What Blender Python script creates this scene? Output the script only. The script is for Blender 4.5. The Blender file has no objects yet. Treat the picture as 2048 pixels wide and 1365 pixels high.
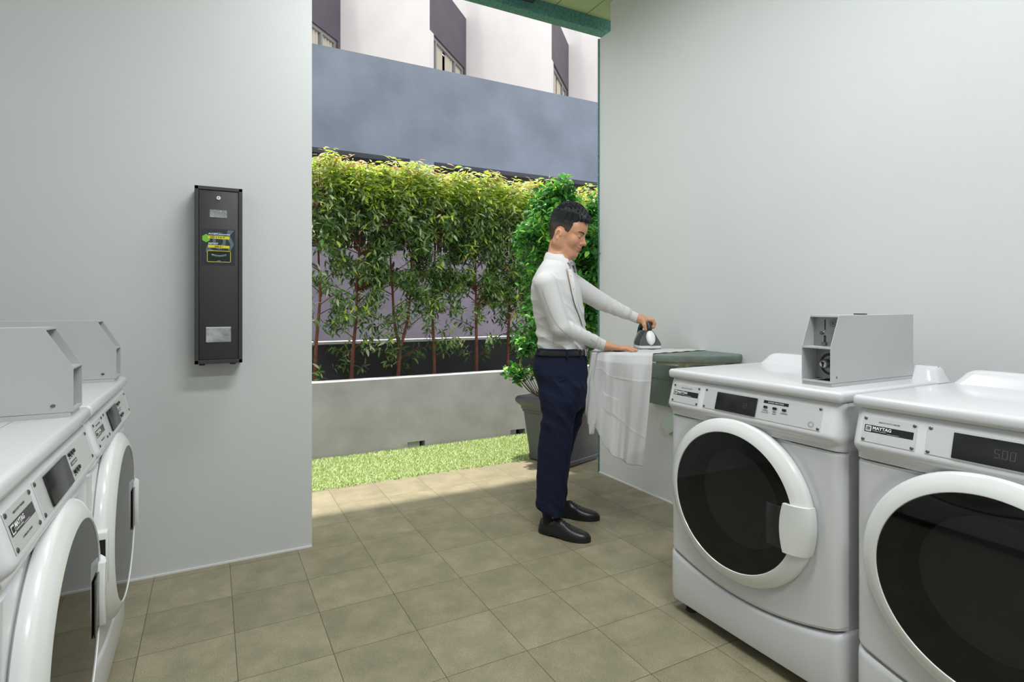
import bpy, bmesh, math, random
import numpy as np
from mathutils import Vector, Matrix
random.seed(7); rng=np.random.default_rng(11)
SC=bpy.context.scene; COL=SC.collection
PI=math.pi
# ---------------- camera, world, light, exposure ----------------
F=1130.; HC=1.233; H0=610.; YAW=1.0819; S_=math.sin(YAW); C_=math.cos(YAW)
cam=bpy.data.cameras.new('camera'); camo=bpy.data.objects.new('camera',cam); COL.objects.link(camo)
camo.location=(0,0,HC); camo.rotation_euler=(PI/2,0,YAW-PI/2)
cam.sensor_width=36; cam.lens=F/2048*36; cam.shift_y=-(1365/2-H0)/2048; cam.clip_start=.05
SC.camera=camo
SC.view_settings.view_transform='Standard'; SC.view_settings.look='None'; SC.view_settings.gamma=1
SC.view_settings.exposure=0.36
try: SC.view_settings.use_curve_mapping=False
except Exception: pass
w=bpy.data.worlds.new('world'); SC.world=w; w.use_nodes=True
nt=w.node_tree; bg=nt.nodes['Background']
sky=nt.nodes.new('ShaderNodeTexSky'); sky.sky_type='HOSEK_WILKIE'
sky.sun_direction=Vector((-.10,.025,.99)).normalized(); sky.turbidity=6; sky.ground_albedo=.4
mx=nt.nodes.new('ShaderNodeMix'); mx.data_type='RGBA'; mx.inputs[0].default_value=.55
nt.links.new(sky.outputs[0],mx.inputs[6]); mx.inputs[7].default_value=(1,.97,.95,1)
nt.links.new(mx.outputs[2],bg.inputs[0]); bg.inputs[1].default_value=2.0
sun=bpy.data.lights.new('sun','SUN'); sun.energy=5.0; sun.angle=.035; sun.color=(1,.93,.86)
suno=bpy.data.objects.new('sun',sun); COL.objects.link(suno)
suno.rotation_euler=Vector((-.10,.025,.99)).to_track_quat('Z','Y').to_euler()
def area(name,loc,sx,sy,e,col=(1,1,1)):
    l=bpy.data.lights.new(name,'AREA'); l.shape='RECTANGLE'; l.size=sx; l.size_y=sy; l.energy=e; l.color=col
    o=bpy.data.objects.new(name,l); o.location=loc; COL.objects.link(o); return o
LAMPS=[(1.0,2.3,1.2,.25,17),(1.0,.9,1.2,.25,34),(.6,-1.0,1.2,.25,44)]
for (x,y,sx,sy,e) in LAMPS: area('ceiling_lamp_light',(x,y,3.28),sx,sy,e,(.965,.99,1))

# ---------------- helpers ----------------
def ray(px,py):
    t=(px-1024)/F; return (S_*t+C_, S_-C_*t, -(py-H0)/F)
def onX(px,py,X): a=ray(px,py); d=X/a[0]; return Vector((X,a[1]*d,HC+a[2]*d))
def onY(px,py,Y): a=ray(px,py); d=Y/a[1]; return Vector((a[0]*d,Y,HC+a[2]*d))
def onZ(px,py,z): a=ray(px,py); d=(z-HC)/a[2]; return Vector((a[0]*d,a[1]*d,z))
def rd(px,py,d): return Vector(((px-1024)/F*d,d,HC-(py-H0)/F*d))       # room point in the frame turned by the view heading
def turned(v): return Vector((S_*v[0]+C_*v[1],-C_*v[0]+S_*v[1],v[2]))

MATS={}
def mat(name,col,rough=.5,metal=0,var=0,vscale=8,bump=0,bscale=60,spec=.5,coat=0,col2=None,sub=0,detail=4):
    if name in MATS: return MATS[name]
    m=bpy.data.materials.new(name); m.use_nodes=True; n=m.node_tree; b=n.nodes['Principled BSDF']
    b.inputs['Base Color'].default_value=(*col,1); b.inputs['Roughness'].default_value=rough; b.inputs['Metallic'].default_value=metal
    b.inputs['Specular IOR Level'].default_value=spec; b.inputs['Coat Weight'].default_value=coat
    if sub: b.inputs['Subsurface Weight'].default_value=sub; b.inputs['Subsurface Radius'].default_value=(.012,.004,.002); b.inputs['Subsurface Scale'].default_value=1
    tc=None
    if var or bump or col2:
        tc=n.nodes.new('ShaderNodeTexCoord')
    if var or col2:
        ns=n.nodes.new('ShaderNodeTexNoise'); ns.inputs['Scale'].default_value=vscale; ns.inputs['Detail'].default_value=detail
        n.links.new(tc.outputs['Object'],ns.inputs['Vector'])
        cr=n.nodes.new('ShaderNodeValToRGB'); cr.color_ramp.elements[0].position=.3; cr.color_ramp.elements[1].position=.7
        c2=col2 if col2 else tuple(min(1,c*(1+var)) for c in col)
        c1=col if col2 else tuple(c*(1-var) for c in col)
        cr.color_ramp.elements[0].color=(*c1,1); cr.color_ramp.elements[1].color=(*c2,1)
        n.links.new(ns.outputs[0],cr.inputs[0]); n.links.new(cr.outputs[0],b.inputs['Base Color'])
    if bump:
        n2=n.nodes.new('ShaderNodeTexNoise'); n2.inputs['Scale'].default_value=bscale; n2.inputs['Detail'].default_value=3
        n.links.new(tc.outputs['Object'],n2.inputs['Vector'])
        bp=n.nodes.new('ShaderNodeBump'); bp.inputs['Strength'].default_value=bump; bp.inputs['Distance'].default_value=.01
        n.links.new(n2.outputs[0],bp.inputs['Height']); n.links.new(bp.outputs[0],b.inputs['Normal'])
    MATS[name]=m; return m
class MB:
    def __init__(s): s.v=[]; s.f=[]; s.m=[]
    def add(s,vs,fs,mi=0):
        o=len(s.v); s.v+= [tuple(v) for v in vs]; s.f+=[tuple(i+o for i in f) for f in fs]; s.m+=[mi]*len(fs); return s
    def box(s,x0,x1,y0,y1,z0,z1,mi=0,M=None,bev=0,seg=2):
        if bev:
            bm=bmesh.new(); bmesh.ops.create_cube(bm,size=1)
            for v in bm.verts: v.co=Vector(((x0+x1)/2+v.co.x*(x1-x0),(y0+y1)/2+v.co.y*(y1-y0),(z0+z1)/2+v.co.z*(z1-z0)))
            bmesh.ops.bevel(bm,geom=bm.edges[:],offset=bev,segments=seg,affect='EDGES',profile=.5)
            bm.verts.index_update(); vs=[v.co.copy() for v in bm.verts]; fs=[[v.index for v in f.verts] for f in bm.faces]; bm.free()
        else:
            vs=[Vector((x,y,z)) for z in (z0,z1) for y in (y0,y1) for x in (x0,x1)]
            fs=[(0,2,3,1),(4,5,7,6),(0,1,5,4),(2,6,7,3),(0,4,6,2),(1,3,7,5)]
        if M is not None: vs=[M@v for v in vs]
        return s.add(vs,fs,mi)
    def prism(s,pts,a,n0,n1,mi=0):       # 2D polygon extruded along axis a ('x','y','z')
        def P(p,q):
            if a=='x': return (q,p[0],p[1])
            if a=='y': return (p[0],q,p[1])
            return (p[0],p[1],q)
        n=len(pts); vs=[P(p,n0) for p in pts]+[P(p,n1) for p in pts]
        fs=[tuple(range(n)),tuple(range(2*n-1,n-1,-1))]+[(i,i+n,(i+1)%n+n,(i+1)%n) for i in range(n)]
        return s.add(vs,fs,mi)
    def tube(s,pts,r,n=8,mi=0,cap=True):
        pts=[Vector(p) for p in pts]; rs=r if isinstance(r,(list,tuple)) else [r]*len(pts); vs=[]; fs=[]
        up=Vector((0,0,1)); prev=None
        for i,p in enumerate(pts):
            t=(pts[min(i+1,len(pts)-1)]-pts[max(i-1,0)]).normalized()
            if prev is None:
                a=t.cross(up); a=a if a.length>.1 else t.cross(Vector((1,0,0)))
            else: a=prev-t*prev.dot(t)
            a.normalize(); prev=a; b=t.cross(a)
            for k in range(n):
                q=2*PI*k/n; vs.append(p+(a*math.cos(q)+b*math.sin(q))*rs[i])
        for i in range(len(pts)-1):
            for k in range(n): fs.append((i*n+k,i*n+(k+1)%n,(i+1)*n+(k+1)%n,(i+1)*n+k))
        if cap: fs.append(tuple(range(n-1,-1,-1))); fs.append(tuple((len(pts)-1)*n+k for k in range(n)))
        return s.add(vs,fs,mi)
    def lathe(s,prof,c,axis='y',n=64,mi=0,M=None,close=False):   # prof: (radius, along)
        vs=[];fs=[];c=Vector(c)
        for (r,h) in prof:
            for k in range(n):
                q=2*PI*k/n; a,b=r*math.cos(q),r*math.sin(q)
                v=Vector((a,h,b)) if axis=='y' else (Vector((a,b,h)) if axis=='z' else Vector((h,a,b)))
                vs.append(c+v)
        m=len(prof)
        for i in range(m-1 if not close else m):
            for k in range(n):
                j=(i+1)%m; fs.append((i*n+k,i*n+(k+1)%n,j*n+(k+1)%n,j*n+k))
        if M is not None: vs=[M@v for v in vs]
        return s.add(vs,fs,mi)
    def grid(s,fn,nu,nv,mi=0,keep=None,flip=False):
        vs=[fn(i/nu,j/nv) for j in range(nv+1) for i in range(nu+1)]; fs=[]
        for j in range(nv):
            for i in range(nu):
                a=j*(nu+1)+i; f=(a,a+1,a+nu+2,a+nu+1)
                if keep and not keep((i+.5)/nu,(j+.5)/nv): continue
                fs.append(f[::-1] if flip else f)
        return s.add(vs,fs,mi)
    def rings(s,rings,mi=0,cap=True,closed=True):
        n=len(rings[0]); vs=[p for r in rings for p in r]; fs=[]
        for i in range(len(rings)-1):
            for k in range(n if closed else n-1):
                fs.append((i*n+k,i*n+(k+1)%n,(i+1)*n+(k+1)%n,(i+1)*n+k))
        if cap and closed: fs.append(tuple(range(n-1,-1,-1))); fs.append(tuple((len(rings)-1)*n+k for k in range(n)))
        return s.add(vs,fs,mi)
    def text(s,txt,size,M,mi=0,align='LEFT',ext=.0004,bold=0,sx=1):
        cu=bpy.data.curves.new('t','FONT'); cu.body=txt; cu.size=size; cu.align_x=align; cu.extrude=ext; cu.offset=bold; cu.resolution_u=2
        o=bpy.data.objects.new('t',cu); COL.objects.link(o)
        dg=bpy.context.evaluated_depsgraph_get(); me=bpy.data.meshes.new_from_object(o.evaluated_get(dg))
        s.add([M@Vector((v.co.x*sx,v.co.y,v.co.z)) for v in me.vertices],[tuple(p.vertices) for p in me.polygons],mi)
        bpy.data.objects.remove(o); bpy.data.curves.remove(cu); bpy.data.meshes.remove(me); return s
    def build(s,name,mats,parent=None,smooth=40,fix=True):
        me=bpy.data.meshes.new(name); me.from_pydata(s.v,[],s.f)
        if not isinstance(mats,(list,tuple)): mats=[mats]
        for m in mats: me.materials.append(m)
        me.polygons.foreach_set('material_index',s.m)
        if fix:
            bm=bmesh.new(); bm.from_mesh(me); bmesh.ops.recalc_face_normals(bm,faces=bm.faces[:]); bm.to_mesh(me); bm.free()
        if smooth: me.shade_smooth(); me.set_sharp_from_angle(angle=math.radians(smooth))
        me.update(); o=bpy.data.objects.new(name,me); COL.objects.link(o)
        if parent: o.parent=parent
        return o
def tag(o,label,cat,group=None,kind=None):
    if label: o['label']=label
    if cat: o['category']=cat
    if group: o['group']=group
    if kind: o['kind']=kind
    return o
def empty(name,loc,rz=0,scale=(1,1,1)):
    o=bpy.data.objects.new(name,None); COL.objects.link(o); o.location=loc; o.rotation_euler=(0,0,rz); o.scale=scale; o.empty_display_size=.1; return o
def struct(o): o['kind']='structure'; return o
def copy_tree(o,parent=None):
    c=o.copy(); COL.objects.link(c); c.parent=parent
    for ch in list(o.children): copy_tree(ch,c)
    return c

# ---------------- materials ----------------
M_wall=mat('wall_paint',(.625,.64,.645),.55,var=.02,vscale=1.5,bump=.05,bscale=25)
M_white=mat('enamel_white',(.65,.655,.68),.25,coat=.3)
M_ring=mat('door_plastic',(.73,.75,.74),.22,coat=.2)
M_plate=mat('brushed_plate',(.76,.77,.77),.32,metal=.5)
M_black=mat('black_plastic',(.012,.012,.013),.22)
M_screw=mat('screw_steel',(.18,.18,.18),.3,metal=.9)
M_ink=mat('black_ink',(.02,.02,.02),.6)
M_wink=mat('white_ink',(.8,.8,.8),.6)
M_dim=mat('display_segments',(.07,.07,.075),.5)
M_steel=mat('drum_steel',(.20,.20,.215),.35,metal=.9)
M_rubber=mat('rubber',(.02,.02,.02),.7)
M_sheet=mat('coin_box_paint',(.47,.49,.49),.35)
M_galv=mat('galvanised_plate',(.36,.36,.35),.42,metal=.7,var=.15,vscale=20)
def glass_mat():
    m=bpy.data.materials.new('tinted_door_glass'); m.use_nodes=True; n=m.node_tree; n.nodes.clear()
    out=n.nodes.new('ShaderNodeOutputMaterial'); mixs=n.nodes.new('ShaderNodeMixShader'); fr=n.nodes.new('ShaderNodeFresnel'); fr.inputs[0].default_value=1.5
    tr=n.nodes.new('ShaderNodeBsdfTransparent'); tr.inputs[0].default_value=(.25,.255,.265,1); gl=n.nodes.new('ShaderNodeBsdfGlossy'); gl.inputs['Roughness'].default_value=.02
    n.links.new(fr.outputs[0],mixs.inputs[0]); n.links.new(tr.outputs[0],mixs.inputs[1]); n.links.new(gl.outputs[0],mixs.inputs[2]); n.links.new(mixs.outputs[0],out.inputs[0]); return m
M_glass=glass_mat()

# ---------------- room shell ----------------
T=.3048
def floor_mat():
    m=bpy.data.materials.new('vinyl_tile'); m.use_nodes=True; n=m.node_tree; L=n.links; b=n.nodes['Principled BSDF']
    tc=n.nodes.new('ShaderNodeTexCoord'); sp=n.nodes.new('ShaderNodeSeparateXYZ'); L.new(tc.outputs['Object'],sp.inputs[0])
    def M(op,a,bv=None,c=None):
        q=n.nodes.new('ShaderNodeMath'); q.operation=op
        for i,v in enumerate((a,bv,c)):
            if v is None: continue
            if isinstance(v,(int,float)): q.inputs[i].default_value=v
            else: L.new(v,q.inputs[i])
        return q.outputs[0]
    u=M('ADD',M('MULTIPLY',sp.outputs[0],1/T),1.7475+20); v=M('ADD',M('MULTIPLY',sp.outputs[1],1/T),-8.7458+40)
    def edge(q): f=M('FRACT',q); return M('MINIMUM',f,M('SUBTRACT',1,f))
    e=M('MINIMUM',edge(u),edge(v)); line=M('LESS_THAN',e,.0034)
    cb=n.nodes.new('ShaderNodeCombineXYZ'); L.new(M('FLOOR',u),cb.inputs[0]); L.new(M('FLOOR',v),cb.inputs[1])
    wn=n.nodes.new('ShaderNodeTexWhiteNoise'); L.new(cb.outputs[0],wn.inputs['Vector'])
    n1=n.nodes.new('ShaderNodeTexNoise'); n1.inputs['Scale'].default_value=8; n1.inputs['Detail'].default_value=6; n1.inputs['Roughness'].default_value=.65
    va=n.nodes.new('ShaderNodeVectorMath'); va.operation='ADD'; L.new(tc.outputs['Object'],va.inputs[0]); sc=n.nodes.new('ShaderNodeVectorMath'); sc.operation='SCALE'; L.new(wn.outputs['Color'],sc.inputs[0]); sc.inputs['Scale'].default_value=9
    L.new(sc.outputs[0],va.inputs[1]); L.new(va.outputs[0],n1.inputs['Vector'])
    cr=n.nodes.new('ShaderNodeValToRGB'); es=cr.color_ramp.elements
    es[0].position=.3; es[0].color=(.235,.22,.145,1); es[1].position=.72; es[1].color=(.365,.32,.22,1); x=es.new(.5); x.color=(.295,.267,.178,1)
    L.new(n1.outputs[0],cr.inputs[0])
    n2=n.nodes.new('ShaderNodeTexNoise'); n2.inputs['Scale'].default_value=230; n2.inputs['Detail'].default_value=5; L.new(tc.outputs['Object'],n2.inputs['Vector'])
    mm=n.nodes.new('ShaderNodeMix'); mm.data_type='RGBA'; mm.blend_type='MULTIPLY'; mm.inputs[0].default_value=.5; L.new(cr.outputs[0],mm.inputs[6])
    c2=n.nodes.new('ShaderNodeValToRGB'); c2.color_ramp.elements[0].position=.33; c2.color_ramp.elements[0].color=(.45,.45,.45,1); c2.color_ramp.elements[1].position=.6; c2.color_ramp.elements[1].color=(1.15,1.15,1.15,1); L.new(n2.outputs[0],c2.inputs[0]); L.new(c2.outputs[0],mm.inputs[7])
    tint=n.nodes.new('ShaderNodeMix'); tint.data_type='RGBA'; tint.blend_type='MULTIPLY'; tint.inputs[0].default_value=1; L.new(mm.outputs[2],tint.inputs[6])
    tb=M('ADD',M('MULTIPLY',wn.outputs['Value'],.14),.93); cc=n.nodes.new('ShaderNodeCombineXYZ'); [L.new(tb,cc.inputs[i]) for i in range(3)]; L.new(cc.outputs[0],tint.inputs[7])
    fm=n.nodes.new('ShaderNodeMix'); fm.data_type='RGBA'; L.new(line,fm.inputs[0]); L.new(tint.outputs[2],fm.inputs[6]); fm.inputs[7].default_value=(.05,.048,.035,1)
    L.new(fm.outputs[2],b.inputs['Base Color'])
    b.inputs['Roughness'].default_value=.42; b.inputs['Specular IOR Level'].default_value=.35
    bp=n.nodes.new('ShaderNodeBump'); bp.inputs['Strength'].default_value=.15; bp.inputs['Distance'].default_value=.003; L.new(n2.outputs[0],bp.inputs['Height']); L.new(bp.outputs[0],b.inputs['Normal'])
    return m
M_floor=floor_mat()
struct(MB().box(-4,5.5,-3,3.918,-.12,0).build('floor',M_floor,smooth=0))
# garden ground under turf and beyond
M_conc=mat('grey_concrete',(.34,.34,.35),.8,var=.08,vscale=3,bump=.2)
struct(MB().box(-6,16,5.62,15,-.15,-.01).box(-6,16,3.918,5.62,-.15,-.03).build('ground_slab',M_conc,smooth=0))
struct(MB().box(-3.2,.452,3.02,3.22,0,3.4).build('wall_left',M_wall,smooth=0))
prof=[(-3,0),(3.37,0),(3.37,3.19),(3.235,3.19),(3.235,3.42),(-3,3.42)]
struct(MB().prism(prof,'x',2.52,2.74).build('wall_right',M_wall,smooth=0))
struct(MB().box(-1.35,-1.15,-3,3.02,0,3.4).build('wall_side',M_wall,smooth=0))
struct(MB().box(-1.35,2.74,-3.2,-3,0,3.42).build('wall_back',M_wall,smooth=0))
M_teal=mat('teal_metal',(.09,.25,.22),.45,var=.35,vscale=60,metal=.2)
M_ceil=mat('green_ceiling_panel',(.42,.50,.27),.5)
ceil=MB()
ceil.box(-3.2,4.2,-3.2,3.47,3.415,3.5)
x=-3.2
while x<4.2:
    ceil.box(x,x+.262,-3.1,3.47,3.4,3.418); x+=.27
struct(ceil.build('ceiling',M_ceil,smooth=0))
# beam at the outer edge of the roof
bmz=MB(); bmz.prism([(3.45,3.42),(3.45,3.325),(3.458,3.305),(3.475,3.3),(3.535,3.3),(3.535,3.52),(3.45,3.52)],'x',-3.2,4.2)
struct(bmz.build('trim_1',M_teal,smooth=30))
struct(MB().box(1.86,2.0,1.5,3.45,3.36,3.4).build('trim_3',mat('dark_duct',(.03,.035,.03),.6),smooth=0))
tr=MB(); tr.box(2.512,2.526,3.366,3.378,0,3.19)
for k in range(160): tr.box(2.510,2.514,3.365,3.374,.01+k*.0198,.02+k*.0198)
struct(tr.build('trim_2',M_teal,smooth=0))
struct(MB().box(-1.15,.452,3.014,3.021,0,.008).box(2.514,2.521,1.0,3.37,0,.008).build('baseboard_room',mat('white_sealant',(.75,.75,.74),.6),smooth=0))
# ceiling lamps
for i,(x,y,sx,sy,e) in enumerate(LAMPS):
    r=empty('ceiling_lamp',(x,y,3.3)); tag(r,'slim white ceiling lamp above the '+['opening to the garden','middle of the room','back of the room'][i],'lamp')
    MB().box(-sx/2-.03,sx/2+.03,-sy/2-.03,sy/2+.03,.02,.1,bev=.01).build('housing',M_white,r)
    MB().box(-sx/2,sx/2,-sy/2,sy/2,.012,.02).build('diffuser',mat('lamp_diffuser',(.9,.9,.9),.4),r,smooth=0)

# ---------------- garden ----------------
M_kerb=mat('kerb_render',(.43,.405,.45),.85,var=.13,vscale=4,bump=.25,bscale=25)
M_kerbtop=mat('sunlit_cap_white',(.75,.75,.76),.8)  # white carries the sunlight falling on the wall tops
M_dark=mat('dark_planter_wall',(.045,.046,.05),.75,var=.15,vscale=3)
M_purp=mat('purple_grey_render',(.25,.225,.29),.85,var=.12,vscale=3,bump=.2)
M_band=mat('blue_grey_render',(.20,.235,.30),.82,var=.16,vscale=1.6,bump=.35,bscale=8,detail=8)
M_soil=mat('soil',(.06,.04,.03),.95,var=.3,vscale=30,bump=.5)
kb=MB(); Y0=4.70; ht=.605; hx=[(1.485,1.642),(2.484,2.64)]
xs=[-4]+[q for h in hx for q in h]+[6]
kb.box(-4,6,Y0,Y0+.13,.052,ht)
for a,b in ((-4,1.485),(1.642,2.484),(2.64,6)): kb.box(a,b,Y0,Y0+.13,-.1,.052)
kb.box(-4,6,Y0,Y0+.13,ht,ht+.004,mi=1)
kb.box(1.485,1.61,Y0+.05,Y0+.13,-.05,.052,mi=1); kb.box(2.484,2.57,Y0+.05,Y0+.13,-.05,.052,mi=0)  # white block paints the sunlit inside of the first weep hole
struct(kb.build('wall_kerb',[M_kerb,M_kerbtop],smooth=0))
struct(MB().box(-4,6,4.83,5.5,-.1,.45).build('planting_bed',M_soil,smooth=0))
struct(MB().box(-4,6,5.5,5.6,-.1,.86).box(-4,6,5.495,5.62,.86,.885,mi=1).build('wall_planter',[M_dark,M_kerbtop],smooth=0))  # white strip paints the sun along the top of the dark wall
# turf
MG=[mat('turf_a',(.46,.56,.24),.7),mat('turf_b',(.32,.43,.16),.7),mat('turf_c',(.62,.66,.42),.7)]
for m_ in MG: m_.node_tree.nodes['Principled BSDF'].inputs['Specular IOR Level'].default_value=.2
def blades(n,x0,x1,y0,y1,h):
    x=rng.uniform(x0,x1,n); y=rng.uniform(y0,y1,n); a=rng.uniform(0,2*PI,n); L=rng.uniform(.6,1.1,n)*h; w=.0035
    dx=np.cos(a);dy=np.sin(a); lx=rng.normal(0,.6,n)*L; ly=rng.normal(0,.6,n)*L
    v=np.stack([np.stack([x-dx*w,y-dy*w,np.zeros(n)],1),np.stack([x+dx*w,y+dy*w,np.zeros(n)],1),np.stack([x+lx,y+ly,L],1)],1).reshape(-1,3)
    return v,[(3*i,3*i+1,3*i+2) for i in range(n)]
v,f=blades(66000,-.6,3.3,3.905,4.695,.02)
g=MB(); g.add([(a,b,c-.002) for a,b,c in v],f); 
g.m=[random.choice((0,0,1,2)) for _ in f]
g.box(-3.5,5,3.918,4.698,-.05,-.001,mi=1)
tag(g.build('artificial_turf',MG,smooth=0,fix=False),'strip of short bright green artificial grass along the low grey wall','grass',kind='stuff')
# facade
YF=7.5
fa=MB()
def zq(px,py): return onY(px,py,YF)
XC0=onY(820,345,YF).x; XC1=onY(868,350,YF).x
fa.box(-6,16,YF,YF+.25,3.235,4.545,mi=0)
fa.box(-6,16,YF+.003,YF+.25,0,1.97,mi=1)
fa.box(XC0,XC1,YF,YF+.3,1.97,3.235,mi=0)
fa.box(-5.8,-5.3,YF,YF+.3,1.97,3.235,mi=0); fa.box(10,10.6,YF,YF+.3,1.97,3.235,mi=0)
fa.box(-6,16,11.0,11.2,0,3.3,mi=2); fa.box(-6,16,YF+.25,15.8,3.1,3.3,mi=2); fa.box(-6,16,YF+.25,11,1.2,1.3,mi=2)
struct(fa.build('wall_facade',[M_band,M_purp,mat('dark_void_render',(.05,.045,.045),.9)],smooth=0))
# railing on the lower wall
rl=empty('railing',(2.5,YF+.12,1.97)); tag(rl,'thin pale metal railing on top of the purple wall behind the hedge','railing')
MB().tube([(-3,0,.34),(6,0,.34)],.015).build('top_rail',mat('pale_rail',(.6,.6,.6),.5),rl)
rb=MB()
for k in range(100): rb.box(-3+k*.09-.006,-3+k*.09+.006,-.006,.006,0,.34)
rb.build('bars',MATS['pale_rail'],rl,smooth=0)
# upper building, saw-tooth bays
M_bw=mat('white_render',(.80,.78,.78),.8,var=.03,vscale=2,bump=.1); M_bd=mat('dark_violet_render',(.115,.10,.125),.8,var=.08,vscale=2,bump=.1)
YC=11.0; PER=.267*YC; kx,ky=.702,.712; wl=.190*YC; kl=.187*YC; ZT=8.09; ZB=3.3
bld=empty('hotel_building',(3.9,11.5,3.3)); tag(bld,'white upper building with saw-tooth bays and dark window sides above the blue-grey wall','building')
BO=Vector(bld.location)
wm=MB(); dm=MB(); M_fr=mat('window_frame_grey',(.28,.29,.29),.5); M_cur=mat('curtain_cloth',(.62,.57,.48),.8); M_wg=mat('window_glass_dark',(.03,.035,.04),.08)
def quadwall(mb,a,b,z0,z1,th,mi=0):
    a=Vector(a);b=Vector(b);d=(b-a).normalized();n=Vector((-d.y,d.x,0))*th
    vs=[(a.x,a.y,z0),(b.x,b.y,z0),(b.x+n.x,b.y+n.y,z0),(a.x+n.x,a.y+n.y,z0)]; vs=[Vector(q)-BO for q in vs]
    vs=vs+[q+Vector((0,0,z1-z0)) for q in vs]
    mb.add(vs,[(0,3,2,1),(4,5,6,7),(0,1,5,4),(1,2,6,5),(2,3,7,6),(3,0,4,7)],mi)
for j in range(-2,5):
    c1=Vector((.3585*YC+PER*j,YC,0)); k1=c1+Vector((kx,ky,0))*kl; c2=c1+Vector((PER,0,0))
    quadwall(wm,k1,c2,ZB,ZT+.02,.2); quadwall(wm,k1,c2,ZT+.04,12,.2)
    quadwall(wm,k1,c2,ZT+.02,ZT+.04,.22)
    quadwall(wm,c1,k1,ZT,12,.2)
    zt=6.87; D=Vector((kx,ky,0)); 
    quadwall(dm,c1,k1,zt,ZT,.2); quadwall(dm,c1+D*kl*.955,k1,ZB,zt,.2)
    if -2<j<3:
        wr=MB(); p0=c1+D*.03; p1=c1+D*kl*.955; N=Vector((-ky,kx,0))
        q0=p0+N*.04; q1=p1+N*.04
        quadwall(wr,q0,q1,zt-.07,zt,.06); 
        for t in (0,.18,.72,.96): 
            a=q0+(q1-q0)*t; quadwall(wr,a,a+D*.06,ZB,zt-.07,.06)
        W=wr.build('window',M_fr,bld,smooth=0)
        gl=MB(); quadwall(gl,q0+N*.04,q1+N*.04,ZB,zt-.06,.01); 
        cu=MB(); L=(p1-p0).length
        for s0,s1 in ((.05,.42),(.50,.96)):
            pts=[]; m=48
            a0=p0+N*.10
            def fn(u,vv,s0=s0,s1=s1,a0=a0): 
                q=a0+D*(L*(s0+(s1-s0)*u))+N*(.02*math.sin(u*2*PI*9)); return (q.x-BO.x,q.y-BO.y,ZB-BO.z+(zt-ZB-.05)*vv)
            cu.grid(fn,72,1)
        cu.build('curtain',M_cur,W,smooth=60)
        quadwall(gl,p0+N*.22,p1+N*.22,ZB,zt,.02); gl2=MB(); gl2.v=gl.v[8:]; gl2.f=[tuple(i-8 for i in f) for f in gl.f[6:]]; gl2.m=gl.m[6:]
        gl2.build('dark_interior',M_wg,W,smooth=0)
wm.build('white_wall',M_bw,bld,smooth=0); dm.build('dark_wall',M_bd,bld,smooth=0)
p=onY(1187,70,13.0); MB().tube([(p.x-BO.x,13.0-1.2-BO.y,8.1-BO.z),(p.x-BO.x,13.0-1.2-BO.y,12-BO.z)],.04).build('drain_pipe',mat('pink_pipe',(.45,.25,.27),.5),bld)

# foliage
ML=[mat('leaf_dark',(.055,.115,.042),.25),mat('leaf_mid',(.13,.25,.06),.28),mat('leaf_lime',(.52,.66,.09),.4),mat('leaf_red',(.62,.33,.20),.45),mat('leaf_pale_glint',(.48,.56,.34),.4)]
MLF=[mat('ficus_dark',(.035,.14,.03),.3),mat('ficus_mid',(.09,.32,.05),.3),mat('ficus_light',(.28,.55,.08),.35)]
for m_ in ML+MLF:
    b_=m_.node_tree.nodes['Principled BSDF']; b_.inputs['Transmission Weight'].default_value=0
    n_=m_.node_tree; tl=n_.nodes.new('ShaderNodeBsdfTranslucent'); tl.inputs[0].default_value=[min(1,c*1.6) for c in b_.inputs['Base Color'].default_value[:3]]+[1]
    ms=n_.nodes.new('ShaderNodeMixShader'); ms.inputs[0].default_value=.3; n_.links.new(b_.outputs[0],ms.inputs[1]); n_.links.new(tl.outputs[0],ms.inputs[2]); n_.links.new(ms.outputs[0],n_.nodes['Material Output'].inputs[0])
M_bark=mat('reddish_bark',(.17,.065,.04),.8,var=.3,vscale=40,bump=.3)
def leaves(P,Dr,L,Wd,mi,fold=.25):
    """P bases (n,3), Dr directions (n,3), L lengths, Wd half widths -> verts/faces (6-vert folded leaf)"""
    n=len(P); Dr=Dr/np.linalg.norm(Dr,axis=1,keepdims=True)
    up=np.tile([0,0,1.],(n,1))+rng.normal(0,.45,(n,3)); s=np.cross(Dr,up); s/=np.linalg.norm(s,axis=1,keepdims=True)+1e-9; u=np.cross(s,Dr)
    L=L[:,None];W=Wd[:,None]
    a=P; m1=P+Dr*L*.35-u*L*.02; m2=P+Dr*L*.72-u*L*.06; t=P+Dr*L-u*L*.16
    V=np.stack([a,m1+s*W+u*W*fold,m2+s*W*.75+u*W*fold-u*L*.0,t,m2-s*W*.75+u*W*fold,m1-s*W+u*W*fold,m1,m2],1).reshape(-1,3)
    f=[]
    for i in range(n):
        o=8*i; f+=[(o,o+1,o+6),(o+1,o+2,o+7,o+6),(o+2,o+3,o+7),(o,o+6,o+5),(o+6,o+7,o+4,o+5),(o+7,o+3,o+4)]
    return V,f,np.repeat(mi,6)
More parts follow.
